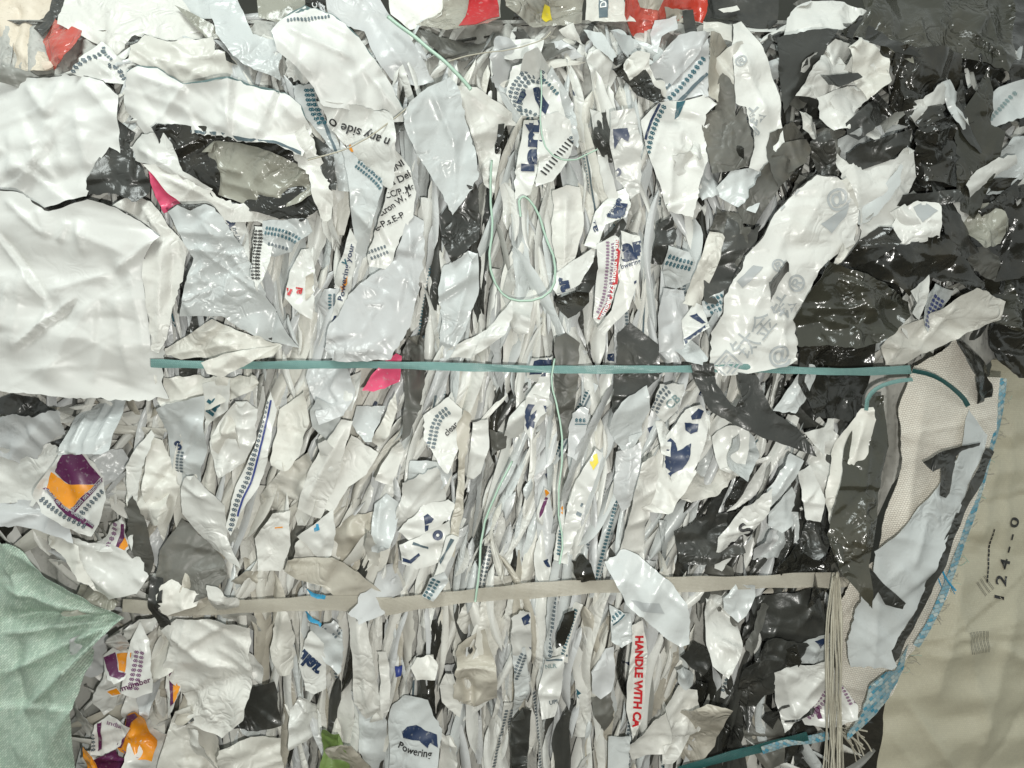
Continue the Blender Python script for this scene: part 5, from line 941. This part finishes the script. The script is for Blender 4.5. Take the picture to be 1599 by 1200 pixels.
for i in range(3300):
    x = rs.uniform(-10, 1610); y = rs.uniform(20, 1215)
    if (x > 1300 and y > 590) or (x < 130 and y > 840): continue
    if x < 240 and 300 < y < 610: continue
    if x > 1330 and y > 520: continue
    small = rs.random() < .35
    if y < 62 and rs.random() < .8: continue
    ln = rs.uniform(30, 80) if small else rs.uniform(80,210); wd = rs.uniform(5, 14) if small else rs.uniform(8,26)
    a = flow(x, y)+rs.gauss(0,.2) if (250 < x < 1250 and y > 60) else rs.uniform(0,3.14)
    v, f = leaf_simple(x, y, ln, wd, a, rs.uniform(-2.5, 6.0), rs, 0)
    m = tone(x, y, rs); 
    if m == 'taupe_film': m = 'grey_film'
    VV.append(v); FF += [[q+nv for q in g] for g in f]; MI += [mats.index(m)]*len(f); nv += len(v)
sl = mesh_obj('packed_slivers', np.vstack(VV), FF, mats, None, MI); tag(sl, 'countless thin slivers and pleats of pressed plastic film between the larger strips', 'compressed film', kind='stuff')
# ------------------------------------------------------------------ ground, wall behind
def soil(name, c1, c2, sc):
    m = bpy.data.materials.new(name); m.use_nodes = True; nt = m.node_tree; b = nt.nodes['Principled BSDF']; n = nt.nodes.new('ShaderNodeTexNoise'); n.inputs['Scale'].default_value = sc; n.inputs['Detail'].default_value = 10
    tc = nt.nodes.new('ShaderNodeTexCoord'); nt.links.new(tc.outputs['Object'], n.inputs['Vector'])
    mx = nt.nodes.new('ShaderNodeMixRGB'); nt.links.new(n.outputs['Fac'], mx.inputs[0]); mx.inputs[1].default_value = (*c1,1); mx.inputs[2].default_value = (*c2,1); nt.links.new(mx.outputs[0], b.inputs['Base Color']); b.inputs['Roughness'].default_value = .9
    bp = nt.nodes.new('ShaderNodeBump'); bp.inputs['Distance'].default_value = .01; nt.links.new(n.outputs['Fac'], bp.inputs['Height']); nt.links.new(bp.outputs[0], b.inputs['Normal']); MATS[name] = m
soil('dirt_floor', (.03,.026,.018), (.10,.085,.06), 30); soil('dark_wall', (.06,.06,.05), (.10,.10,.085), 8)
g = mesh_obj('ground', [(-4,-3,-.13),(4,-3,-.13),(4,3,-.13),(-4,3,-.13)], [[0,1,2,3]], 'dirt_floor', smooth=False); tag(g, kind='structure')
g = mesh_obj('wall', [(-4,1.6,-.2),(4,1.6,-.2),(4,1.6,3),(-4,1.6,3)], [[0,1,2,3]], 'dark_wall', smooth=False); tag(g, kind='structure')
# ------------------------------------------------------------------ drop strips that nothing of shows, then describe the rest by their neighbours
bpy.context.view_layer.update()
dg = bpy.context.evaluated_depsgraph_get(); hits = {}
org = Vector((0,-D,ZC))
for j in range(0, 1200, 5):
    for i in range(0, 1600, 5):
        d = Vector(((i+2-799.5)/1000, D, (600-j-2)/1000)); d.normalize()
        ok, loc, nn, idx, ob, mt = S.ray_cast(dg, org, d)
        if ok:
            r = ob.parent or ob; hx = hits.setdefault(r.name, [0,0,0]); hx[0] += 1; hx[1] += i; hx[2] += j
LM = [(q[4], q[1], q[2]) for q in PIECES if q[4]]
tn = {'olive_film':'glossy dark','smoke_film':'smoky','white_film':'white','cool_film':'bluish white','cream_film':'cream','ivory_film':'ivory','lilac_film':'pale grey','grey_film':'mid grey','taupe_film':'taupe','charcoal_film':'charcoal','black_film':'black','beige_film':'beige'}
keep = []
for (o, x, y, m, ln, wd) in FILL+MIDS:
    hc = hits.get(o.name, [0,0,0])
    if hc[0] < 4:
        for c in list(o.children): bpy.data.objects.remove(c)
        bpy.data.objects.remove(o); continue
    keep.append((o, hc[1]/hc[0], hc[2]/hc[0], m, ln, wd, hc[0]))
used = {}
for (o, x, y, m, ln, wd, nh) in keep:
    lm = min(LM, key=lambda q: math.hypot(q[1]-x, q[2]-y)); dx, dy = x-lm[1], y-lm[2]
    ang = math.degrees(math.atan2(dy, dx)) % 360
    dr = ['right of','lower right of','below','lower left of','left of','upper left of','above','upper right of'][int(((ang+22.5) % 360)//45)]
    shp = ('long ' if ln > 120 else 'short ' if ln < 85 else '')+('narrow ' if wd < 24 else '')
    pr = 'printed ' if o.children and any(c.name.startswith('printed') for c in o.children) else ''
    kd = 'creased scrap' if o['category'] == sc else 'folded strip'; used.setdefault((tn[m], pr, dr, lm[0], kd), []).append((math.hypot(dx,dy), o, shp))
ordn = ['nearest','second nearest','third nearest','fourth nearest','fifth nearest','sixth nearest','seventh nearest','eighth nearest','ninth nearest']
for (t, pr, dr, lm, kd), lst in used.items():
    lst.sort(key=lambda q: q[0])
    for i, (dd, o, shp) in enumerate(lst):
        pre = (ordn[min(i,8)]+' ') if len(lst) > 1 else shp
        lab = f"{pre}{pr}{t} {kd} {dr} the {lm}"
        if len(lab.split()) > 16: lab = lab.replace(' folded', '').replace(' creased', '').replace(' the ', ' ')
        o['label'] = lab; o['group'] = 'folded film strips packed on edge in the bale' if kd == 'folded strip' else 'creased film scraps between the strips'
import sys
print('PIECES', len(PIECES), 'FILL kept', len(keep), 'of', len(FILL))
for o_ in [q[0] for q in PIECES]:
    try:
        if o_.name in hits: continue
        print('UNSEEN', o_.name, o_.get('label'))
    except ReferenceError: pass
print('LONG', [o['label'] for o in S.objects if 'label' in o.keys() and len(o['label'].split()) > 16][:20])
